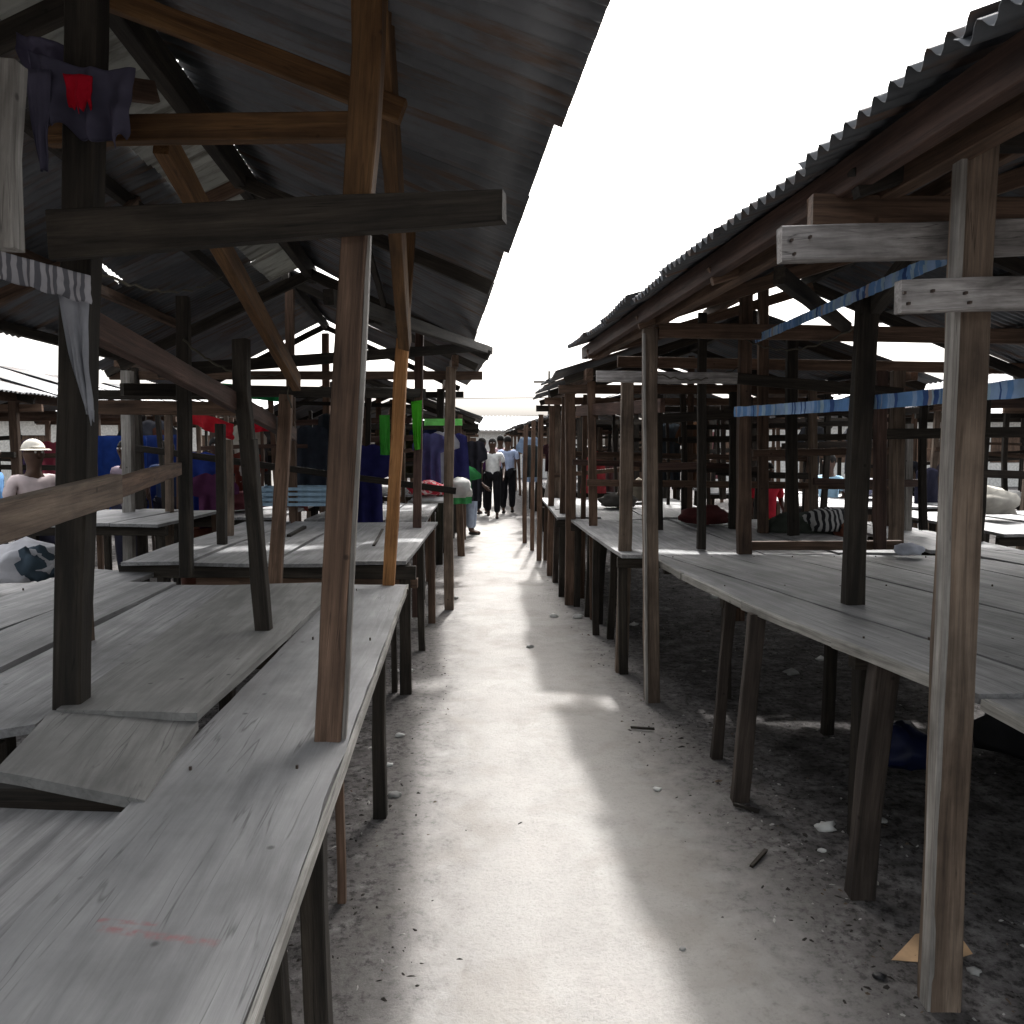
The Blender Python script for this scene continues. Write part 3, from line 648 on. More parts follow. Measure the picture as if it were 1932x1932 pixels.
plank_table('distant right table where the light-blue shirted trader sits', 3.4, 5.6, 9.2, 11.6, .88, seed=7, nb=4)
plank_table('distant table behind the near right shed with a striped bag on it', 2.95, 3.6, 5.6, 7.6, .86, seed=8, nb=2)
plank_table('small table left of the second left table, behind the dark post', -3.9, -2.75, 6.2, 7.6, .98, seed=9, nb=3)
plank_table('low table under the white bags at the left edge', -4.6, -3.2, 4.6, 5.8, .62, seed=10, nb=3)
plank_table('trader table in front of the blue tarpaulin', -6.4, -4.9, 8.6, 10.4, .85, seed=12, nb=3)

plank_table('dark table deep in the second right shed, stacked with folded clothes', 3.0, 4.6, 12.2, 15.0, .86, seed=14, nb=3)
plank_table('table in the far right row nearest the frame edge', 6.3, 7.8, 6.4, 9.2, .88, seed=15, nb=3)
plank_table('table in the far right row behind the sitting trader', 6.2, 7.8, 10.0, 13.0, .88, seed=16, nb=3)
plank_table('table behind the green cloth in the second left shed', -3.6, -2.5, 8.2, 10.4, .84, seed=17, nb=3)
plank_table('table in the next row left behind the cream-capped trader', -6.6, -5.2, 5.2, 7.6, .85, seed=18, nb=3)
# the thicket of thin posts and rails in the farther sheds
def thicket(par, x0, x1, y0, y1, n, seed, zmax=2.1):
    rd = random.Random(seed)
    for k in range(n):
        x = rd.uniform(x0, x1); y = rd.uniform(y0, y1); w = rd.uniform(.035, .075); z0 = rd.choice((-.05, -.05, .86)); t = rd.uniform(-.09, .09)
        post((x, y, z0), (x + t, y + rd.uniform(-.05, .05), zmax + rd.uniform(-.15, .1)), w, w * .8, rd.choice((M_dark, M_leg, M_brown, M_post, M_dark)), par, bow=.02)
    for k in range(n // 2):
        x = rd.uniform(x0, x1 - .8); y = rd.uniform(y0, y1); z = rd.uniform(1.2, zmax - .05); l = rd.uniform(.8, 2.2)
        beam('rail', (x, y, z), (min(x + l, x1 + .3), y + rd.uniform(-.3, .3), z + rd.uniform(-.08, .08)), .035, rd.uniform(.035, .07), rd.choice((M_dark, M_brown, M_leg, M_red)), par, bow=.015)
ob = bpy.data.objects
T4 = [o for o in ob if o.get('label', '').startswith('second right table')][0]
for fx, fy, w_ in ((1109, 1165, .07), (1131, 1178, .05), (1151, 1203, .06), (1092, 1120, .05)):
    leg_px(T4, (fx, fy), .82, w_, M_dark, .03)
for fx, fy, w_, tz in ((1017, 1058, .07, 2.0), (1037, 1086, .07, 2.05), (1048, 1101, .06, .86), (1061, 1116, .07, 2.1), (1098, 1130, .05, 2.1), (1004, 1040, .06, 1.95), (990, 1025, .07, 1.9)):
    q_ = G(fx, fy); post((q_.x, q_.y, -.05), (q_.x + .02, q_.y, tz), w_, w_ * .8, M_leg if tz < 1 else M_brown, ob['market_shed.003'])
thicket(R1, 2.4, 4.4, 5.4, 7.2, 6, 1)
thicket(ob['market_shed.003'], .75, 3.6, 7.4, 11, 17, 2)
thicket(ob['market_shed.005'], 1.0, 4.0, 12.4, 18.5, 26, 3, 2.0)
thicket(ob['market_shed.009'], 6.3, 9.2, 6, 13.5, 22, 4)
thicket(ob['market_shed.002'], -3.7, -1.3, 7.8, 10.5, 16, 5)
thicket(ob['market_shed.004'], -3.6, -1.3, 11.4, 15.2, 12, 6, 1.95)
thicket(ob['market_shed.008'], -8.0, -5.3, 7, 14, 14, 7)

# ------------------------------------------------------------------ cloths
def sheet(name, top0, top1, drop, mat, label, cat, group=None, folds=6, amp=.03, nu=40, nv=14, taper=1.0, th=.004, sagx=0.0, parent=None, ragged=.03, seed=0, twist=0.0):
    top0 = Vector(top0); top1 = Vector(top1); u = (top1 - top0); L = u.length; ux = u.normalized()
    nrm = Vector((-ux.y, ux.x, 0)).normalized(); bm = bmesh.new(); lay = [[], []]
    for k in (0, 1):
        for j in range(nv + 1):
            t = j / nv; row = []
            for i in range(nu + 1):
                s = i / nu
                w = 1 + (taper - 1) * t
                p = top0 + ux * (L * (.5 + (s - .5) * w))
                p.z = top0.z + (top1.z - top0.z) * s - 4 * sagx * s * (1 - s)
                d = drop * t * (1 + ragged * noise.noise(Vector((s * 5, seed, 1))))
                a = amp * (.35 + .65 * t)
                off = a * math.sin(s * folds * 2 * math.pi + 2 * noise.noise(Vector((s * 3, t * 1.5, seed)))) + a * .7 * noise.noise(Vector((s * 7, t * 4, seed + 5)))
                row.append(bm.verts.new(p + nrm * (off + k * th) + Vector((0, 0, -d)) + ux * (twist * t * t)))
            lay[k].append(row)
    for k in (0, 1):
        for j in range(nv):
            for i in range(nu):
                f = (lay[k][j][i], lay[k][j][i + 1], lay[k][j + 1][i + 1], lay[k][j + 1][i]); bm.faces.new(f if k else f[::-1])
    for j in range(nv):
        for i in (0, nu): bm.faces.new((lay[0][j][i], lay[0][j + 1][i], lay[1][j + 1][i], lay[1][j][i]))
    for i in range(nu):
        for j in (0, nv): bm.faces.new((lay[0][j][i], lay[0][j][i + 1], lay[1][j][i + 1], lay[1][j][i]))
    me = bpy.data.meshes.new(name); bm.to_mesh(me); bm.free()
    me.transform(Matrix.Translation(-top0))
    o = link(name, me, mat, parent, Matrix.Translation(top0), smooth=True)
    if label: tag(o, label, cat, group)
    return o
def garment(c, w, h, mat, label, group='clothes hung for sale', rz=0, kind='hanging_shirt', seed=0, arms=True):
    """shirt hanging from its shoulders: outline with sleeves, folds, thickness"""
    rnd = random.Random(seed); bm = bmesh.new(); lay = [[], []]; nu, nv = 22, 18
    ca, sa = math.cos(rz), math.sin(rz)
    def half(t):   # half width at height fraction t (0 top)
        if arms: return w * (.5 if t < .03 else .5 + (.18 * min(1, (t - .03) / .12))) if t < .3 else w * .36 * (1 + .08 * (t - .3))
        return w * (.42 + .1 * t)
    for k in (0, 1):
        for j in range(nv + 1):
            t = j / nv; row = []
            for i in range(nu + 1):
                s = i / nu * 2 - 1
                x = s * half(t); z = -h * t - (abs(s) ** 1.5) * w * .16 * (1 - t)
                if j == 0: z -= max(0, (.16 - abs(s) * .5)) * w * .6
                y = .03 * math.sin(s * 7 + seed) * (.3 + t) + .02 * noise.noise(Vector((s * 3, t * 4, seed)))
                y += (k - .5) * .035 * (1 - s * s)
                row.append(bm.verts.new((x * ca - y * sa, x * sa + y * ca, z)))
            lay[k].append(row)
    for k in (0, 1):
        for j in range(nv):
            for i in range(nu):
                f = (lay[k][j][i], lay[k][j][i + 1], lay[k][j + 1][i + 1], lay[k][j + 1][i]); bm.faces.new(f if k else f[::-1])
    me = bpy.data.meshes.new(kind); bm.to_mesh(me); bm.free()
    o = link(kind, me, mat, None, Matrix.Translation(Vector(c)), smooth=True)
    return tag(o, label, 'garment', group)
def lump(name, c, r, mat, label, cat, group=None, seed=0, rough=.35, flat=0.0, subd=3, freq=2.2):
    bm = bmesh.new(); bmesh.ops.create_icosphere(bm, subdivisions=subd, radius=1)
    for v in bm.verts:
        n = noise.noise(v.co * freq + Vector((seed, seed * 2, 0))) + .5 * noise.noise(v.co * freq * 2.7 + Vector((seed, 0, 3)))
        v.co *= 1 + rough * n
        if v.co.z < -.75 + flat: v.co.z = -.75 + flat
        v.co = Vector((v.co.x * r[0], v.co.y * r[1], v.co.z * r[2]))
    me = bpy.data.meshes.new(name); bm.to_mesh(me); bm.free()
    o = link(name, me, mat, None, Matrix.Translation(Vector(c)), smooth=True)
    return tag(o, label, cat, group) if label else o

lav = CM((.095, .09, .135), .25); white_str = CM((.5, .49, .52), .25, (.16, .16, .18), 14.0)
# cloth bundle thrown over the upper tie beam, top left
sheet('cloth_bundle', W(52, 92, 2.24), W(255, 128, 2.24), .19, lav, 'lavender grey cloth bundle slung over the upper tie beam at top left', 'cloth', folds=3, amp=.03, nu=60, nv=24, ragged=.5, sagx=.02, taper=.8)
sheet('draped_cloth', W(30, 60, 2.5), W(190, 105, 2.5), .10, CM((.12, .11, .17), .3), 'darker lavender cloth stuffed above the bundle under the roof', 'cloth', folds=2, amp=.04, nu=50, nv=14, ragged=.5)
sheet('hanging_cloth', W(45, 130, 2.2), W(95, 130, 2.2), .26, lav, 'thin lavender cloth end hanging beside the pale upright board', 'cloth', folds=1.5, amp=.012, taper=.3, nu=14)
sheet('red_cloth', W(118, 138, 2.19), W(172, 142, 2.19), .085, CM((.42, .005, .02), .1), 'small bright red cloth tucked over the lavender cloth bundle', 'cloth', folds=1.2, amp=.012, nu=16, taper=.7, ragged=.6, seed=3)
# striped cloth laid over the rail at the left edge and its tail
sc_o = sheet('striped_cloth', W(-80, 452, 2.12), W(170, 520, 2.16), .075, white_str, 'white striped cloth folded over the rail at the left edge', 'cloth', folds=5, amp=.012, nu=50, ragged=.2)
sheet('cloth_tail', W(108, 545, 2.2), W(168, 548, 2.2), .34, CM((.42, .43, .47), .35), 'pale grey rag with a pointed tail hanging in front of the dark left post', 'rag', folds=2, amp=.016, taper=.25, nu=18, ragged=.5, twist=.03)
# blue twisted tapes on the right
def ribbon(p0, p1, w, sag, label, seed):
    p0 = Vector(p0); p1 = Vector(p1); n = 260; rnd = random.Random(seed)
    mats = [CM((.22, .42, .75), .3), CM((.42, .60, .85), .3), CM((.08, .16, .42), .3), CM((.5, .45, .45), .3), CM((.50, .68, .82), .3)]
    bm = bmesh.new(); prev = None; mi = 0; hold = 0
    for i in range(n + 1):
        t = i / n; c = p0.lerp(p1, t); c.z -= sag * 4 * t * (1 - t); ww = w / 2 * (1 + .12 * noise.noise(Vector((t * 20, seed, 0))))
        y = .006 * math.sin(i * 1.9) + .01 * noise.noise(Vector((t * 30, seed, 2)))
        sl = .006 * noise.noise(Vector((t * 60, seed, 8)))
        v = [bm.verts.new(c + Vector((sl, y, ww))), bm.verts.new(c + Vector((0, y - .008, 0))), bm.verts.new(c + Vector((-sl, y, -ww))), bm.verts.new(c + Vector((0, y + .008, 0)))]
        if prev:
            if hold <= 0: mi = rnd.choice([0, 0, 1, 1, 2, 4, 0, 3 if rnd.random() < .4 else 1]); hold = rnd.randint(1, 3)
            hold -= 1
            for k in range(4):
                f = bm.faces.new((prev[k], v[k], v[(k + 1) % 4], prev[(k + 1) % 4])); f.material_index = mi
        prev = v
    me = bpy.data.meshes.new('blue_tape'); bm.to_mesh(me); bm.free()
    for m in mats: me.materials.append(m)
    o = bpy.data.objects.new('blue_tape', me); COL.objects.link(o); tag(o, label, 'fabric strip', 'blue gathered fabric strips tied between posts')
ribbon(W(1385, 777, 5.1), W(1990, 726, 2.6), .062, .01, 'lower blue gathered fabric strip running level behind the near right post', 1)
ribbon(W(1425, 640, 5.1), W(1800, 478, 2.6), .05, .0, 'upper blue gathered fabric strip rising to the near right post', 2)

# green trimmed things, tarps and clothes farther off
green = CM((.13, .62, .05), .4); dgreen = CM((.02, .30, .10), .3)
sheet('green_cloth', W(776, 758, 6.9), W(796, 755, 6.9), .42, green, 'bright lime green cloth hanging off the second left shed beside the orange post', 'cloth', folds=1.5, amp=.02, taper=.6, nu=14)
sheet('green_banner', W(716, 783, 7.6), W(735, 783, 7.6), .38, CM((.10, .5, .08), .4), 'narrow green cloth hanging left of the orange post', 'cloth', folds=1.5, amp=.02, nu=10)
sheet('green_banner', W(800, 790, 8.3), W(872, 790, 8.3), .07, CM((.35, .8, .3), .4), 'pale green strip stretched along the front of the third left stall', 'cloth', folds=1, amp=.01, nu=20)
sheet('green_tarp', W(410, 722, 7.4), W(545, 735, 7.4), .12, dgreen, 'dark green tarpaulin edge rolled under the left roof', 'tarpaulin', folds=3, amp=.04)
sheet('red_tarp', W(360, 772, 8.6), W(440, 800, 8.0), .16, CM((.6, .03, .05), .45), 'red plastic sheet sagging behind the left brace', 'tarpaulin', folds=2, amp=.03, seed=3)
sheet('red_tarp', W(470, 790, 8.0), W(528, 785, 8.0), .14, CM((.65, .03, .06), .45), 'small red plastic sheet right of the left brace', 'tarpaulin', folds=2, amp=.03, seed=4)
sheet('blue_tarp', W(182, 822, 9.6), W(275, 822, 9.6), 1.0, CM((.015, .045, .20), .25), 'deep blue tarpaulin hung behind the traders at left', 'tarpaulin', folds=3, amp=.03)
sheet('blue_tarp', W(262, 822, 10.2), W(335, 820, 10.2), 1.0, CM((.02, .04, .14), .25), 'darker blue tarpaulin right of the deep blue one', 'tarpaulin', folds=3, amp=.03, seed=8)
rnd = random.Random(5)
G1 = 'clothes hung for sale'
specs = [
 (690, 835, 7.9, .42, .95, (.02, .02, .10), 'navy dress hung between the brown post and the orange post'),
 (655, 830, 8.2, .4, .8, (.02, .02, .03), 'black top hung just right of the tall brown post'),
 (375, 850, 8.8, .4, .8, (.03, .06, .3), 'royal blue shirt hung behind the dark left post'),
 (400, 890, 8.6, .4, .7, (.10, .03, .08), 'maroon skirt hung low behind the dark left post'),
 (590, 800, 8.8, .38, .8, (.05, .06, .08), 'slate shirt hung left of the tall brown post'),
 (812, 815, 8.8, .3, .6, (.10, .10, .25), 'indigo trousers hung under the pale green strip'),
 (835, 812, 9.2, .3, .6, (.45, .45, .5), 'pale grey shirt hung under the pale green strip'),
 (858, 815, 9.4, .34, .6, (.03, .03, .12), 'dark blue shirt at the far end of the pale green strip'),
 (868, 875, 9.9, .4, .5, (.06, .3, .1), 'green top over a purple one at the third left stall'),
 (896, 830, 13.0, .3, 1.0, (.03, .03, .04), 'black garment under the low left roof by the shoppers'),
 (1003, 838, 14.5, .3, .6, (.05, .06, .06), 'charcoal garment hung near the slanting pale post'),
 (1040, 836, 14.0, .28, .5, (.035, .015, .018), 'wine red garment hung left of the slanting pale post'),
 (1000, 822, 15.5, .4, .9, (.25, .33, .45), 'faded blue garment hung at the far right stall'),
 (1120, 850, 11.2, .35, .6, (.35, .05, .06), 'red top hung deep in the second right shed'),
 (1150, 850, 11.5, .35, .6, (.12, .10, .10), 'dark grey top hung beside the red one'),
 (100, 830, 11.5, .5, .9, (.6, .12, .18), 'pink printed top hung against the pale wall at left'),
 (60, 825, 12.2, .5, .9, (.10, .06, .15), 'purple top hung against the pale wall at left'),
 (465, 850, 9.5, .4, .7, (.12, .03, .02), 'rust brown top hung behind the slanted prop'),
 (560, 870, 9.6, .35, .6, (.2, .05, .04), 'brick red top hung behind the left shed'),
 (1750, 880, 9.8, .4, .7, (.03, .03, .05), 'black bag-like top hung behind the near right shed'),
 (1800, 860, 11.0, .4, .8, (.06, .05, .06), 'charcoal top hung at the far right row'),
]
rg_ = random.Random(31)
cols = [('black', (.02, .02, .022)), ('charcoal', (.05, .05, .055)), ('navy', (.02, .03, .09)), ('brown', (.09, .05, .03)), ('olive', (.06, .06, .03)), ('dusty pink', (.3, .14, .15)), ('cream', (.45, .42, .36)), ('slate', (.04, .05, .06)), ('rust', (.09, .035, .02)), ('grey', (.2, .2, .21))]
places = [('left of the tall brown post', 560, 650, 8.5, 12), ('behind the slanted prop at left', 440, 560, 9, 13), ('in front of the blue tarpaulins', 200, 340, 10, 12.5), ('under the third left roof', 780, 880, 11, 14), ('between the right-hand posts, far row', 1240, 1400, 11, 16), ('beyond the striped bag', 1500, 1640, 12, 16)]
kinds = ['blouse', 'long shirt', 'jacket']
n_ = 0
for (pl, xa, xb, ya_, yb_) in places:
    cc = rg_.sample(cols, 3)
    for (cn, c) in cc:
        px = rg_.uniform(xa, xb); Y = rg_.uniform(ya_, yb_); kd = kinds[n_ % 3]; n_ += 1
        specs.append((px, 838 - 1500 * .33 / Y * rg_.uniform(.7, 1.1), Y, rg_.uniform(.32, .45), rg_.uniform(.55, .95), c, cn + ' ' + kd + ' hung ' + pl))
for i, (px, py, Y, w, h, c, lab) in enumerate(specs):
    garment(W(px, py, Y), w, h, CM(c, .15), lab, G1, rz=rnd.uniform(-.3, .3), seed=i, arms=(i % 3 != 1))

# pale plastered building far behind, left and right
def far_building(label, x0, x1, y, h, col, seed):
    b = empty('market_building', ((x0 + x1) / 2, y, 0), label, 'building', 'pale buildings behind the market')
    m = plain('plaster', col, .9); bm = bmesh.new()
    nw = max(2, int((x1 - x0) / 3)); seg = (x1 - x0) / nw
    def box(a, b_):
        vs = [bm.verts.new((X, Y_, Z)) for X in (a[0], b_[0]) for Y_ in (a[1], b_[1]) for Z in (a[2], b_[2])]
        for f in ((0, 1, 3, 2), (4, 6, 7, 5), (0, 4, 5, 1), (2, 3, 7, 6), (0, 2, 6, 4), (1, 5, 7, 3)): bm.faces.new([vs[k] for k in f])
    for i in range(nw):
        a = x0 + i * seg
        box((a, y, 0), (a + seg * .3, y + .25, h)); box((a + seg * .7, y, 0), (a + seg, y + .25, h))
        box((a + seg * .3, y, 0), (a + seg * .7, y + .25, .9)); box((a + seg * .3, y, 1.9), (a + seg * .7, y + .25, h))
    box((x0, y + .26, 0), (x0 + .25, y + 5, h)); box((x1 - .25, y + .26, 0), (x1, y + 5, h))
    bmesh.ops.recalc_face_normals(bm, faces=bm.faces)
    me = bpy.data.meshes.new('wall'); bm.to_mesh(me); bm.free(); link('wall', me, m, b)
    corr_sheet('roof', (x0 - .3, y - .5, h + .02), (x1 + .3, y - .5, h + .02), (x0 - .3, y + 5.2, h + .9), (x1 + .3, y + 5.2, h + .9), M_cut, b, pitch=.2, amp=.02)
    for i in range(nw):
        a = x0 + i * seg
        beam('shutter', (a + seg * .5, y + .1, .9), (a + seg * .5, y + .1, 1.9), seg * .39, .03, M_brown, b, up=Vector((0, 1, 0)), rough=0)
far_building('pale plastered building behind the left rows of stalls', -24, -8.5, 27, 2.5, (.62, .60, .56), 1)
far_building('pale plastered building behind the right rows of stalls', 7, 27, 30, 2.5, (.62, .61, .58), 2)
far_building('low plastered building closing the far end of the alley', -4.5, 3.5, 38, 2.2, (.55, .54, .52), 3)

# ------------------------------------------------------------------ goods
lump('cloth_pile', W(808, 925, 8.5), (.20, .22, .10), CM((.70, .06, .09), .1, (.7, .55, .55)), 'red and pink folded cloth pile on the third left table', 'cloth pile', seed=1, flat=.3)
lump('cloth_pile', W(808, 944, 8.4), (.20, .18, .05), CM((.5, .5, .5), .1), 'white cloths under the red pile on the third left table', 'cloth pile', seed=2, flat=.3)
lump('cloth_bag', W(862, 925, 9.0), (.17, .17, .14), CM((.55, .55, .53), .1), 'white bag beside the red cloth pile', 'bag', seed=4, flat=.2)
lump('plastic_bag', W(30, 1068, 5.1), (.30, .22, .14), CM((.7, .7, .74), .4), 'crumpled white plastic bag on the low table at the left edge', 'bag', seed=5, rough=.5, flat=.2)
lump('plastic_bag', W(68, 1072, 5.0), (.10, .12, .13), CM((.07, .10, .13), .3), 'dark teal plastic bag beside the crumpled white one at the left edge', 'bag', seed=6, rough=.5, flat=.2)
lump('plastic_bag', W(1715, 1038, 5.0), (.085, .07, .045), CM((.62, .64, .72), .3), 'small white plastic bag on the pale table behind the near right one', 'bag', seed=8, flat=.2)
lump('striped_bag', W(1560, 985, 6.6), (.22, .18, .12), CM((.04, .04, .045), .1, (.5, .5, .5), 7.0), 'black and white striped bag lying behind the near right table', 'bag', seed=9, flat=.2)
lump('cloth_pile', W(1500, 995, 6.7), (.28, .2, .12), CM((.05, .06, .05), .1), 'dark cloth heap left of the striped bag', 'cloth pile', seed=10, flat=.2)
lump('cloth_pile', W(1600, 1000, 6.5), (.10, .12, .10), CM((.3, .12, .08), .1), 'rust cloth heap right of the striped bag', 'cloth pile', seed=11, flat=.2)
lump('blue_sack', G(1695, 1560) + Vector((.30, .6, .10)), (.15, .13, .12), M_bluebag, 'dark blue plastic sack in the gloom under the near right table', 'sack', seed=12, flat=.2)
def crate(c, w, d, h, mat, label):
    e = empty('plastic_crate', c, label, 'crate'); c = Vector(c)
    for k in range(4):
        z = c.z + .03 + k * (h - .04) / 3.3
        beam('side_slat', (c.x - w / 2, c.y - d / 2, z), (c.x + w / 2, c.y - d / 2, z), .012, h / 7, mat, e, rough=0)
        beam('side_slat', (c.x - w / 2, c.y + d / 2, z), (c.x + w / 2, c.y + d / 2, z), .012, h / 7, mat, e, rough=0)
        beam('side_slat', (c.x - w / 2, c.y - d / 2, z), (c.x - w / 2, c.y + d / 2, z), .012, h / 7, mat, e, rough=0)
        beam('side_slat', (c.x + w / 2, c.y - d / 2, z), (c.x + w / 2, c.y + d / 2, z), .012, h / 7, mat, e, rough=0)
    for sx in (-1, 1):
        for sy in (-1, 1): beam('corner_post', (c.x + sx * w / 2, c.y + sy * d / 2, c.z), (c.x + sx * w / 2, c.y + sy * d / 2, c.z + h), .025, .025, mat, e, rough=0)
    return e
M_lb = plain('pale_blue_plastic', (.28, .42, .55), .4)
crate(W(600, 955, 7.6), .55, .4, .20, M_lb, 'pale blue plastic crate behind the second left table')
crate(W(515, 955, 7.8), .25, .4, .2, M_lb, 'narrower pale blue crate left of the wide one, behind the thin brown post')
M_redbucket = plain('red_plastic', (.35, .05, .03), .45)
def bucket(c, r, h, mat, label):
    bm = bmesh.new(); n = 24; prof = [(r * .75, 0), (r, h), (r * 1.06, h), (r * 1.06, h - .02), (r * .95, h - .02), (r * .7, .01)]
    rings = [[bm.verts.new((math.cos(a * 2 * math.pi / n) * q, math.sin(a * 2 * math.pi / n) * q, z)) for a in range(n)] for q, z in prof]
    for A, B in zip(rings, rings[1:]):
        for k in range(n): bm.faces.new((A[k], A[(k + 1) % n], B[(k + 1) % n], B[k]))
    bm.faces.new(rings[0][::-1]); bm.faces.new(rings[-1]); bmesh.ops.recalc_face_normals(bm, faces=bm.faces)
    me = bpy.data.meshes.new('bucket'); bm.to_mesh(me); bm.free()
    return tag(link('plastic_bucket', me, mat, None, Matrix.Translation(Vector(c)), smooth=True), label, 'bucket')
bucket((-2.95, 8.4, 0), .2, .75, M_redbucket, 'tall red plastic barrel behind the second left table')
bucket((-3.45, 8.6, 0), .2, .7, plain('brown_plastic', (.22, .09, .06), .5), 'brown plastic barrel left of the red one')

def rope(a, b, sag, label, rad=.006, tail=0):
    a = Vector(a); b = Vector(b); n = 24; bm = bmesh.new(); prev = None
    pts = [a.lerp(b, i / n) - Vector((0, 0, sag * 4 * (i / n) * (1 - i / n))) + Vector((0, .01 * math.sin(i * 1.7), .006 * math.sin(i * 2.3))) for i in range(n + 1)]
    pts += [pts[-1] + Vector((.012 * math.sin(k * 1.3), 0, -tail * k / 6)) for k in range(1, 7)] if tail else []
    for c in pts:
        v = [bm.verts.new(c + Vector((math.cos(t) * rad * .6, math.sin(t) * rad, math.sin(t + .7) * rad))) for t in (0, 1.26, 2.51, 3.77, 5.03)]
        if prev:
            for k in range(5): bm.faces.new((prev[k], v[k], v[(k + 1) % 5], prev[(k + 1) % 5]))
        prev = v
    bmesh.ops.recalc_face_normals(bm, faces=bm.faces)
    me = bpy.data.meshes.new('rope'); bm.to_mesh(me); bm.free()
    tag(link('rope', me, M_rope, smooth=True), label, 'rope', 'ropes tied in the market sheds')
M_rope = plain('rope', (.10, .09, .07), .95)
rope(W(345, 640, 4.7), W(545, 700, 4.55), .10, 'sagging rope between two dark posts under the near left roof', tail=.2)
rope(W(160, 500, 2.4), W(420, 520, 4.2), .08, 'thin rope running back from the dark left post', .005)
rope(W(1408, 640, 5.15), W(1640, 600, 3.65), .10, 'sagging rope behind the upper blue fabric strip', tail=.18)
rope(W(1228, 700, 4.9), W(1400, 690, 5.2), .07, 'short rope between the light-edged post and the brown one', .005, .12)
lump('cloth_pile', (1.75, 7.2, .94), (.22, .18, .10), CM((.10, .03, .03), .1), 'wine coloured cloth pile on the second right table', 'cloth pile', seed=21, flat=.2)
lump('cloth_pile', (1.25, 9.3, .93), (.22, .2, .10), CM((.12, .11, .10), .1), 'grey cloth pile on the third right table', 'cloth pile', seed=22, flat=.2)
lump('sack', (1.65, 10.1, .98), (.2, .2, .17), CM((.25, .22, .17), .1), 'tan sack standing on the third right table', 'sack', seed=23, flat=.2)
lump('sack', (-1.9, 9.1, 1.0), (.25, .2, .2), CM((.05, .05, .07), .1), 'dark sack on the left end of the third left table', 'sack', seed=24, flat=.2)
lump('cloth_pile', (-3.1, 8.9, .95), (.3, .25, .13), CM((.16, .05, .06), .1), 'dull red cloth pile on the table behind the green cloth', 'cloth pile', seed=25, flat=.2)
lump('cloth_pile', (-5.9, 9.3, .97), (.4, .3, .14), CM((.1, .09, .05), .1, (.3, .26, .1)), 'mottled yellow cloth pile before the blue tarpaulin', 'cloth pile', seed=26, flat=.2)
lump('sack', (4.3, 7.2, 1.06), (.26, .2, .16), CM((.4, .38, .34), .1), 'pale sack on the table at the right frame edge', 'sack', seed=27, flat=.2)
lump('cloth_pile', (4.7, 10.4, 1.0), (.3, .3, .14), CM((.2, .2, .3), .1, (.5, .5, .5)), 'blue-grey cloth pile on the distant right table', 'cloth pile', seed=28, flat=.2)
lump('sack', (2.75, 3.9, .17), (.35, .3, .24), CM((.02, .02, .022), .05), 'black sack shape added to darken the space deep under the near right table', 'sack', seed=29, flat=.2)  # added dark shape to blacken the space under the table
lump('sack', (3.2, 3.0, .17), (.35, .35, .24), CM((.025, .02, .018), .05), 'dark brown sack shape added for shade under the near right table, at its back', 'sack', seed=30, flat=.2)  # second dark filler, added to deepen the shade at the rear

# ------------------------------------------------------------------ people
def skin_part(name, verts, edges, radii, mat, parent, sub=1):
    me = bpy.data.meshes.new(name); me.from_pydata([tuple(v) for v in verts], edges, [])
    tmp = bpy.data.objects.new('tmp', me); COL.objects.link(tmp)
    md = tmp.modifiers.new('s', 'SKIN'); sl = me.skin_vertices[0].data
    for i, r in enumerate(radii):
        sl[i].radius = r if isinstance(r, tuple) else (r, r); sl[i].use_root = (i == 0)
    sb = tmp.modifiers.new('u', 'SUBSURF'); sb.levels = sub; sb.render_levels = sub
    dg = bpy.context.evaluated_depsgraph_get(); dg.update()
    out = bpy.data.meshes.new_from_object(tmp.evaluated_get(dg)); bpy.data.objects.remove(tmp)
    out.materials.clear(); out.materials.append(mat)
    for p in out.polygons: p.use_smooth = True
    o = bpy.data.objects.new(name, out); COL.objects.link(o); o.parent = parent
    return o
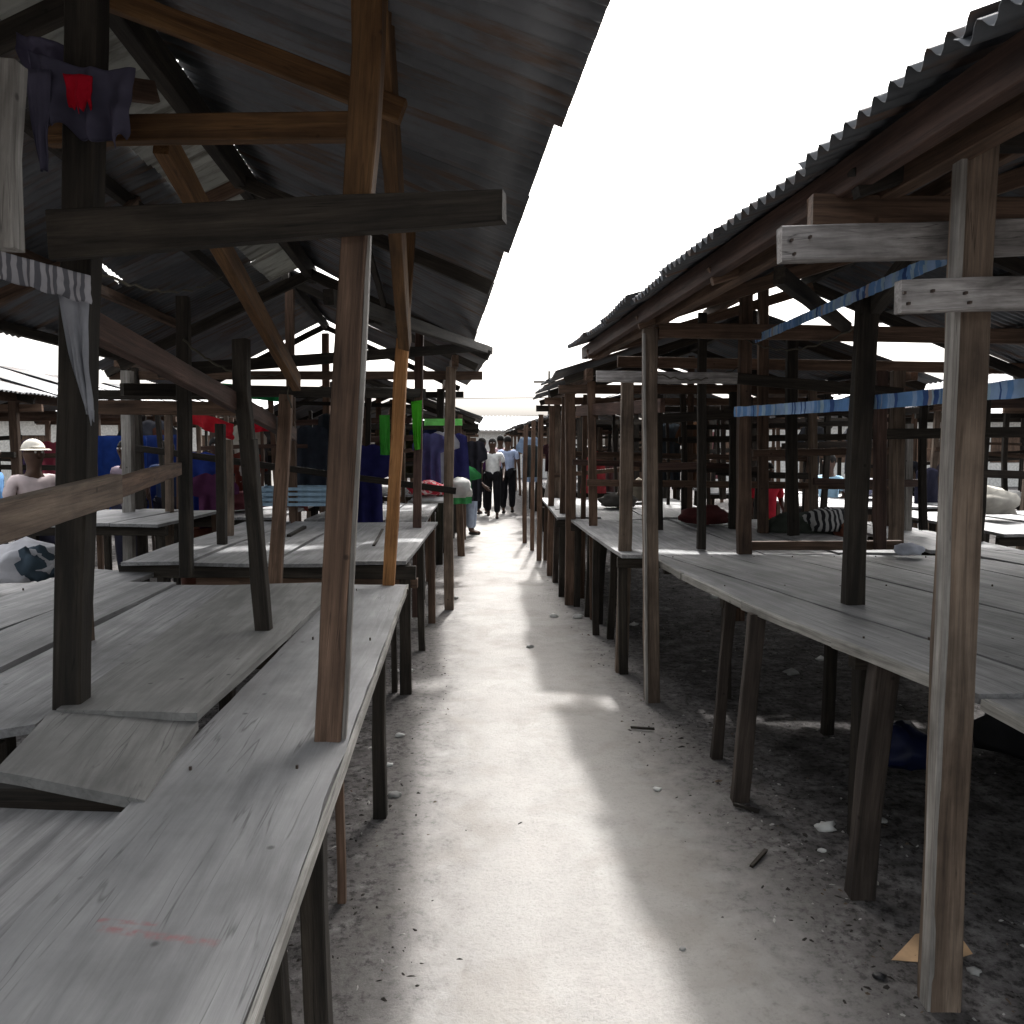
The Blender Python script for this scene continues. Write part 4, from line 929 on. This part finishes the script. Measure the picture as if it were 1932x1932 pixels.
def person(loc, rz, label, shirt, trousers, height=1.68, pose='stand', hat=None, hair=True, skirt=False, group='shoppers and traders in the market', seed=0):
    P = empty('person', loc, label, 'person', group, rz); k = height / 1.7; V = lambda x, y, z: Vector((x * k, y * k, z * k))
    rnd = random.Random(seed)
    sit = pose == 'sit'; dz = -.42 if sit else 0
    st = .0 if pose != 'walk' else .2
    hip = [V(.09, 0, .92 + dz), V(-.09, 0, .92 + dz)]
    if sit: knee = [V(.13, -.42, .50), V(-.13, -.42, .50)]; ank = [V(.13, -.40, .08), V(-.13, -.42, .08)]
    else: knee = [V(.10, -st * .6 - .02, .50), V(-.10, st * .3 - .02, .50)]; ank = [V(.10, -st * .7, .08), V(-.10, st * 1.3, .10)]
    toe = [a + V(0, -.16, -.045) for a in ank]
    pel = V(0, 0, .95 + dz); wst = V(0, .0, 1.08 + dz); chest = V(0, -.01, 1.27 + dz); neckb = V(0, 0, 1.43 + dz); neck = V(0, -.01, 1.50 + dz); head = V(0, -.02, 1.61 + dz); crown = V(0, -.01, 1.66 + dz)
    sh = [V(.185, 0, 1.39 + dz), V(-.185, 0, 1.39 + dz)]
    bend = .1 if pose == 'stand' else .2
    el = [V(.25, .03, 1.12 + dz), V(-.25, .03, 1.12 + dz)]
    wr = [V(.24, -.08 - bend, .92 + dz), V(-.24, -.06 - bend * .5, .90 + dz)]
    if sit: wr = [V(.16, -.32, .60), V(-.16, -.32, .60)]
    # body: one continuous surface
    vs = [pel, wst, chest, neckb, neck, head, crown]; ra = [.11 * k, .10 * k, .115 * k, .06 * k, .055 * k, (.108 * k, .118 * k), (.085 * k, .095 * k)]
    ed = [(0, 1), (1, 2), (2, 3), (3, 4), (4, 5), (5, 6)]
    def add(p, r, a): vs.append(p); ra.append(r); ed.append((a, len(vs) - 1)); return len(vs) - 1
    for s in (0, 1):
        i = add(hip[s], .085 * k, 0); i = add(knee[s], .055 * k, i); i = add(ank[s], .036 * k, i); add(toe[s], .03 * k, i)
        i = add(sh[s], .05 * k, 2); i = add(el[s], .037 * k, i); i = add(wr[s], .025 * k, i)
        d = (wr[s] - el[s]).normalized(); i = add(wr[s] + d * .07 * k, (.034 * k, .016 * k), i)
        side = V(1 if s == 0 else -1, 0, 0)
        for f, (oy, ln) in enumerate(((-.03, .07), (-.01, .08), (.01, .075), (.03, .06))):
            q = wr[s] + d * (.09 + ln * .5) * k + V(0, oy, 0); j = add(q, .009 * k, i); add(q + d * ln * .5 * k - side * .01, .007 * k, j)
        j = add(wr[s] + d * .05 * k + V(0, -.045, 0), .010 * k, i); add(wr[s] + d * .085 * k + V(0, -.06, 0), .008 * k, j)
    skin_part('body', vs, ed, ra, M_skin, P)
    def blob(nm, c, r):
        nb = bmesh.new(); res = bmesh.ops.create_uvsphere(nb, u_segments=10, v_segments=8, radius=1)
        for v in res['verts']: v.co = Vector((v.co.x * r[0], v.co.y * r[1], v.co.z * r[2])) * k + c
        fm = bpy.data.meshes.new(nm); nb.to_mesh(fm); nb.free(); fm.materials.append(M_skin)
        fo = bpy.data.objects.new(nm, fm); COL.objects.link(fo); fo.parent = P
    blob('nose', head + V(0, -.088, -.005), (.013, .016, .02)); blob('ear', head + V(.078, .01, 0), (.01, .02, .03)); blob('ear', head + V(-.078, .01, 0), (.01, .02, .03)); blob('mouth', head + V(0, -.08, -.045), (.022, .01, .008))
    for sx in (-1, 1):
        eb = bmesh.new(); res = bmesh.ops.create_uvsphere(eb, u_segments=8, v_segments=6, radius=.011 * k)
        for v in res['verts']: v.co += head + V(sx * .03, -.082, .018)
        em = bpy.data.meshes.new('eye'); eb.to_mesh(em); eb.free(); em.materials.append(M_paper)
        eo = bpy.data.objects.new('eye', em); COL.objects.link(eo); eo.parent = P
    def cap(nm, c, rad, mat, low):
        cb = bmesh.new(); res = bmesh.ops.create_uvsphere(cb, u_segments=18, v_segments=12, radius=1)
        for v in res['verts']:
            co = Vector((v.co.x * rad[0], v.co.y * rad[1], max(v.co.z, low) * rad[2]))
            if co.y < -rad[1] * .55 and v.co.z < .25: co.z = max(co.z, .25 * rad[2])
            v.co = co * k + c
        cm_ = bpy.data.meshes.new(nm); cb.to_mesh(cm_); cb.free(); cm_.materials.append(mat)
        for p_ in cm_.polygons: p_.use_smooth = True
        co_ = bpy.data.objects.new(nm, cm_); COL.objects.link(co_); co_.parent = P
    if hair: cap('hair', head + V(0, .012, .022), (.088, .102, .105), M_hair, -.35)
    if hat:
        hm = CM(hat, 0); cap('hat', head + V(0, .008, .035), (.096, .112, .105), hm, .0)
        bb = bmesh.new(); bmesh.ops.create_cone(bb, cap_ends=True, segments=20, radius1=.13 * k, radius2=.105 * k, depth=.012)
        for v in bb.verts: v.co = v.co + head + V(0, -.035, .042)
        bmm = bpy.data.meshes.new('hat_brim'); bb.to_mesh(bmm); bb.free(); bmm.materials.append(hm)
        bo = bpy.data.objects.new('hat_brim', bmm); COL.objects.link(bo); bo.parent = P
    # shirt
    vs = [wst, V(0, 0, .90 + dz), chest, neckb - V(0, 0, .015)]; ra = [(.16 * k, .12 * k), (.17 * k, .13 * k), (.17 * k, .12 * k), .07 * k]; ed = [(0, 1), (0, 2), (2, 3)]
    for s in (0, 1):
        vs.append(sh[s]); ra.append(.068 * k); ed.append((2, len(vs) - 1)); vs.append(sh[s].lerp(el[s], .75)); ra.append(.058 * k); ed.append((len(vs) - 2, len(vs) - 1))
    skin_part('shirt', vs, ed, ra, CM(shirt, .05), P)
    # trousers or skirt
    if skirt:
        skin_part('skirt', [pel, V(0, 0, .7 + dz), V(0, -.02 - (.25 if sit else 0), .35)], [(0, 1), (1, 2)], [.13 * k, .15 * k, .17 * k], CM(trousers, .05), P)
    else:
        vs = [pel]; ra = [(.135 * k, .12 * k)]; ed = []
        for s in (0, 1):
            n0 = len(vs); vs += [hip[s], knee[s], ank[s] + V(0, 0, .03)]; ra += [.115 * k, .09 * k, .072 * k]; ed += [(0, n0), (n0, n0 + 1), (n0 + 1, n0 + 2)]
        skin_part('trousers', vs, ed, ra, CM(trousers, .02), P)
    for s in (0, 1): skin_part('shoe', [ank[s] + V(0, .03, -.05), toe[s] + V(0, 0, -.005)], [(0, 1)], [(.045 * k, .035 * k), (.04 * k, .03 * k)], M_shoe, P)
    return P
person((-.42, 17.2, 0), R(0), 'person in a bright white shirt and black trousers walking down the middle of the alley', (.85, .85, .82), (.01, .01, .012), 1.70, 'walk', seed=1)
person((-.10, 18.3, 0), R(170), 'person in a pale blue shirt and black trousers right of the white-shirted one', (.38, .45, .62), (.01, .01, .012), 1.76, 'stand', seed=2)
person((-.68, 18.0, 0), R(150), 'person in a dark purple top at the left of the alley group', (.05, .015, .06), (.015, .015, .02), 1.72, 'stand', seed=3)
person((-.30, 20.6, 0), R(180), 'person in a pale pink top behind the white-shirted one', (.6, .42, .45), (.02, .02, .03), 1.8, 'stand', seed=4)
person((-.72, 13.9, 0), R(80), 'person in a pale grey top leaning by the low left stall posts', (.55, .58, .62), (.28, .33, .42), 1.62, 'stand', seed=5)
person((-4.15, 6.9, 0), R(60), 'person in a cream cap and pink-white shirt standing at the left edge', (.62, .52, .52), (.05, .05, .08), 1.60, 'stand', hat=(.7, .66, .58), hair=False, seed=6)
person((-5.0, 7.6, 0), R(100), 'person in a blue and green top behind the cream-capped one', (.08, .2, .4), (.03, .03, .04), 1.6, 'stand', seed=7)
person((-4.3, 8.9, 0), R(-20), 'person in a pinkish grey top in front of the deep blue tarpaulin', (.25, .2, .24), (.03, .03, .05), 1.62, 'stand', seed=8)
person((-4.15, 9.6, 0), R(200), 'person in a navy top and dark hair before the darker blue tarpaulin', (.03, .05, .12), (.02, .02, .03), 1.62, 'stand', seed=9)
person((-3.9, 10.5, 0), R(30), 'person in black behind the red barrel', (.02, .02, .025), (.02, .02, .02), 1.66, 'stand', seed=10)
person((3.02, 9.4, .0), R(10), 'person in a bright red top and yellow wrap seen through the right posts', (.75, .04, .07), (.6, .5, .06), 1.36, 'stand', skirt=True, seed=11)
person((4.35, 10.9, .22), R(-60), 'person in a light blue shirt sitting behind the distant right table', (.4, .62, .78), (.05, .05, .07), 1.62, 'sit', seed=12)
person((3.9, 12.6, 0), R(40), 'person in a dark top with yellow trim right of the red-topped trader', (.06, .05, .06), (.4, .38, .1), 1.6, 'stand', seed=13)
person((6.1, 12.4, 0), R(-30), 'person in black standing beside the near right post in the far row', (.02, .02, .025), (.02, .02, .02), 1.6, 'stand', seed=14)
person((-7.2, 10.4, 0), R(30), 'person in a purple dress against the pale wall at left', (.12, .06, .2), (.12, .06, .2), 1.62, 'stand', skirt=True, seed=15)
st_ = empty('stool', (4.35, 10.9, 0), 'small wooden stool under the light-blue shirted trader', 'stool')
quadboard('seat', (4.17, 10.75, .60), (4.53, 10.75, .60), (4.53, 11.07, .60), (4.17, 11.07, .60), .04, M_brown, st_, nv=4)
legs(st_, [(4.2, 10.78, .04), (4.5, 10.78, .04), (4.2, 11.03, .04), (4.5, 11.03, .04)], .57)

# ------------------------------------------------------------------ utility pole and wires far off
up = empty('utility_pole', (1.1, 26, 0), 'thin utility pole rising above the far right roofs', 'pole')
pt = W(1036, 700, 26); beam('pole', (pt.x, 26, 0), (pt.x, 26, pt.z), .10, .10, M_dark, up, w1=.06, h1=.06)
beam('cross_arm', (pt.x - .5, 26, pt.z - .35), (pt.x + .5, 26, pt.z - .35), .06, .06, M_dark, up)
for (a, b, lab) in (((870, 752, 16), (1020, 750, 16), 'upper thin cable strung across the alley'), ((890, 790, 22), (1040, 782, 22), 'lower thin cable strung across the alley')):
    A = W(*a); B = W(*b); A.x -= 1.2; B.x += 1.2
    tag(beam('cable', A, B, .014, .014, M_dark, None, rough=0), lab, 'cable', 'cables over the alley')

# ------------------------------------------------------------------ litter
LG = 'litter on the ground'
def crumple(px, py, r, mat, label, seed, cat='litter', h=.5):
    p = G(px, py); p.z = gz(p.x, p.y) + r * h * .55
    return lump('litter_scrap', p, (r, r * .75, r * h), mat, label, cat, LG, seed=seed, rough=.7, subd=2, freq=1.9)
Mw = M_paper; Mg = plain('grey_scrap', (.3, .3, .29), .8)
for i, (x, y, r, m, lab) in enumerate([
 (1558, 1566, .040, Mw, 'largest white crumpled paper, at the edge of the shadow under the near right table'),
 (1550, 1610, .016, Mw, 'small white scrap just below the largest crumpled paper'),
 (1632, 1562, .018, Mw, 'white scrap beside the thick brown table leg'),
 (1665, 1556, .022, Mg, 'grey crumpled cup right of the thick brown table leg'),
 (1493, 1272, .05, Mg, 'grey torn wrapper deep under the near right table'),
 (1548, 1245, .035, Mw, 'upright white cup deep under the near right table'),
 (1195, 1180, .035, Mw, 'white scrap behind the second light-edged right post'),
 (1045, 1166, .04, Mw, 'flat white scrap left of the pair by the right table legs'),
 (1090, 1168, .045, Mw, 'folded white scrap, right one of the pair by the right table legs'),
 (745, 1266, .028, Mw, 'left of two white scraps behind the left table legs'),
 (774, 1266, .028, Mw, 'right of two white scraps behind the left table legs'),
 (754, 1388, .026, Mw, 'white wrapper right of the dark left table leg'),
 (735, 1443, .018, Mw, 'tiny white scrap at the right of the dark left table leg'),
 (1240, 1486, .018, Mw, 'thin white sliver in the open ground right of the sunlit strip'),
 (1660, 1848, .020, M_black, 'black plastic chip left of the near right post foot'),
 (1288, 1796, .012, Mg, 'tiny grey scrap in the shade right of the sunlit strip'),
 (1000, 1222, .03, Mg, 'grey scrap at the right edge of the sunlit strip'),
 (860, 1130, .03, Mg, 'pale scrap by the far left posts'),
 (1600, 1210, .04, Mw, 'pale lid under the middle of the near right table'),
 (1345, 1130, .05, Mw, 'pale bag deep under the right tables'),
 (1838, 1835, .02, Mg, 'grey pebble-like scrap right of the near right post foot'),
 (1840, 1955, .014, Mw, 'white speck at the bottom right corner'),
 (1655, 1950, .012, Mw, 'white speck left of the bottom right corner'),
 (745, 1500, .03, Mg, 'grey scrap under the front left table')]):
    crumple(x, y, r, m, lab, i * 3.1)
for i, (a, b, lab) in enumerate([((1418, 1640), (1445, 1612), 'short dark stick near the thick brown table leg'), ((1630, 1650), (1655, 1676), 'pale stick between the two right table legs'),
                                 ((1190, 1375), (1235, 1378), 'dark twig in the open ground right of the sunlit strip'), ((1385, 1520), (1432, 1535), 'dark stick at the foot of the square brown leg')]):
    A = G(*a) + Vector((0, 0, .01)); B = G(*b) + Vector((0, 0, .012))
    tag(beam('stick', A, B, .014, .012, M_dark if i != 1 else M_pale, None, rough=.004), lab, 'stick', 'sticks on the ground')
# folded cardboard behind the near right post
def cardboard():
    a = G(1688, 1822); b = G(1853, 1822); a.y += .02; b.y += .05; a.z = b.z = .005
    top = W(1775, 1745, a.y + .14)
    bm = bmesh.new()
    pts = [a, W(1775, 1835, a.y - .02), b, W(1802, 1752, a.y + .16), W(1728, 1762, a.y + .13)]
    pts[1].z = .006
    v = [bm.verts.new(p) for p in pts]
    bm.faces.new((v[0], v[1], v[4])); bm.faces.new((v[1], v[2], v[3])); bm.faces.new((v[1], v[3], v[4]))
    ex = bmesh.ops.extrude_face_region(bm, geom=bm.faces[:])
    for e in ex['geom']:
        if isinstance(e, bmesh.types.BMVert): e.co += Vector((0, .005, -.004))
    bmesh.ops.recalc_face_normals(bm, faces=bm.faces)
    me = bpy.data.meshes.new('cardboard'); bm.to_mesh(me); bm.free()
    tag(link('cardboard_piece', me, M_card), 'folded tan cardboard piece on the ground behind the near right post foot', 'cardboard')
cardboard()
# fine debris
def debris():
    rnd = random.Random(77); bm = bmesh.new(); cnt = 0
    while cnt < 9000:
        y = 1.6 + rnd.random() ** 1.5 * 11; x = rnd.uniform(-3.0, 4.0)
        c = x + .052 * y - .36
        if abs(c) < .5 and rnd.random() < .96: continue
        if abs(c) < .75 and rnd.random() < .55: continue
        if noise.noise(Vector((x * 2.2, y * 2.2, 5))) < rnd.uniform(-.25, .15): continue
        r = rnd.uniform(.0025, .007) * (1 if rnd.random() < .95 else 1.7); el = rnd.uniform(1, 3.2); a = rnd.random() * 6.28; h = r * rnd.uniform(.4, 1)
        base = Vector((x, y, gz(x, y)))
        vs = []
        n = 5
        for k in range(n):
            t = k / n * 6.28; rr = r * rnd.uniform(.6, 1.2)
            q = Vector((math.cos(t) * rr * el, math.sin(t) * rr, 0)); q = Vector((q.x * math.cos(a) - q.y * math.sin(a), q.x * math.sin(a) + q.y * math.cos(a), -.001)); vs.append(bm.verts.new(base + q))
        tp = bm.verts.new(base + Vector((rnd.uniform(-r, r) * .4, rnd.uniform(-r, r) * .4, h)))
        mi = rnd.choice((0, 0, 0, 0, 1, 2))
        for k in range(n):
            f = bm.faces.new((vs[k], vs[(k + 1) % n], tp)); f.material_index = mi
        cnt += 1
    me = bpy.data.meshes.new('ground_debris'); bm.to_mesh(me); bm.free()
    for m in (plain('dark_crumb', (.03, .026, .023), .95), plain('brown_crumb', (.10, .075, .055), .95), plain('pale_crumb', (.35, .34, .32), .95)): me.materials.append(m)
    o = bpy.data.objects.new('ground_debris', me); COL.objects.link(o); tag(o, 'scattered dark crumbs, chips and leaf bits on the sandy ground', 'debris', kind='stuff')
debris()
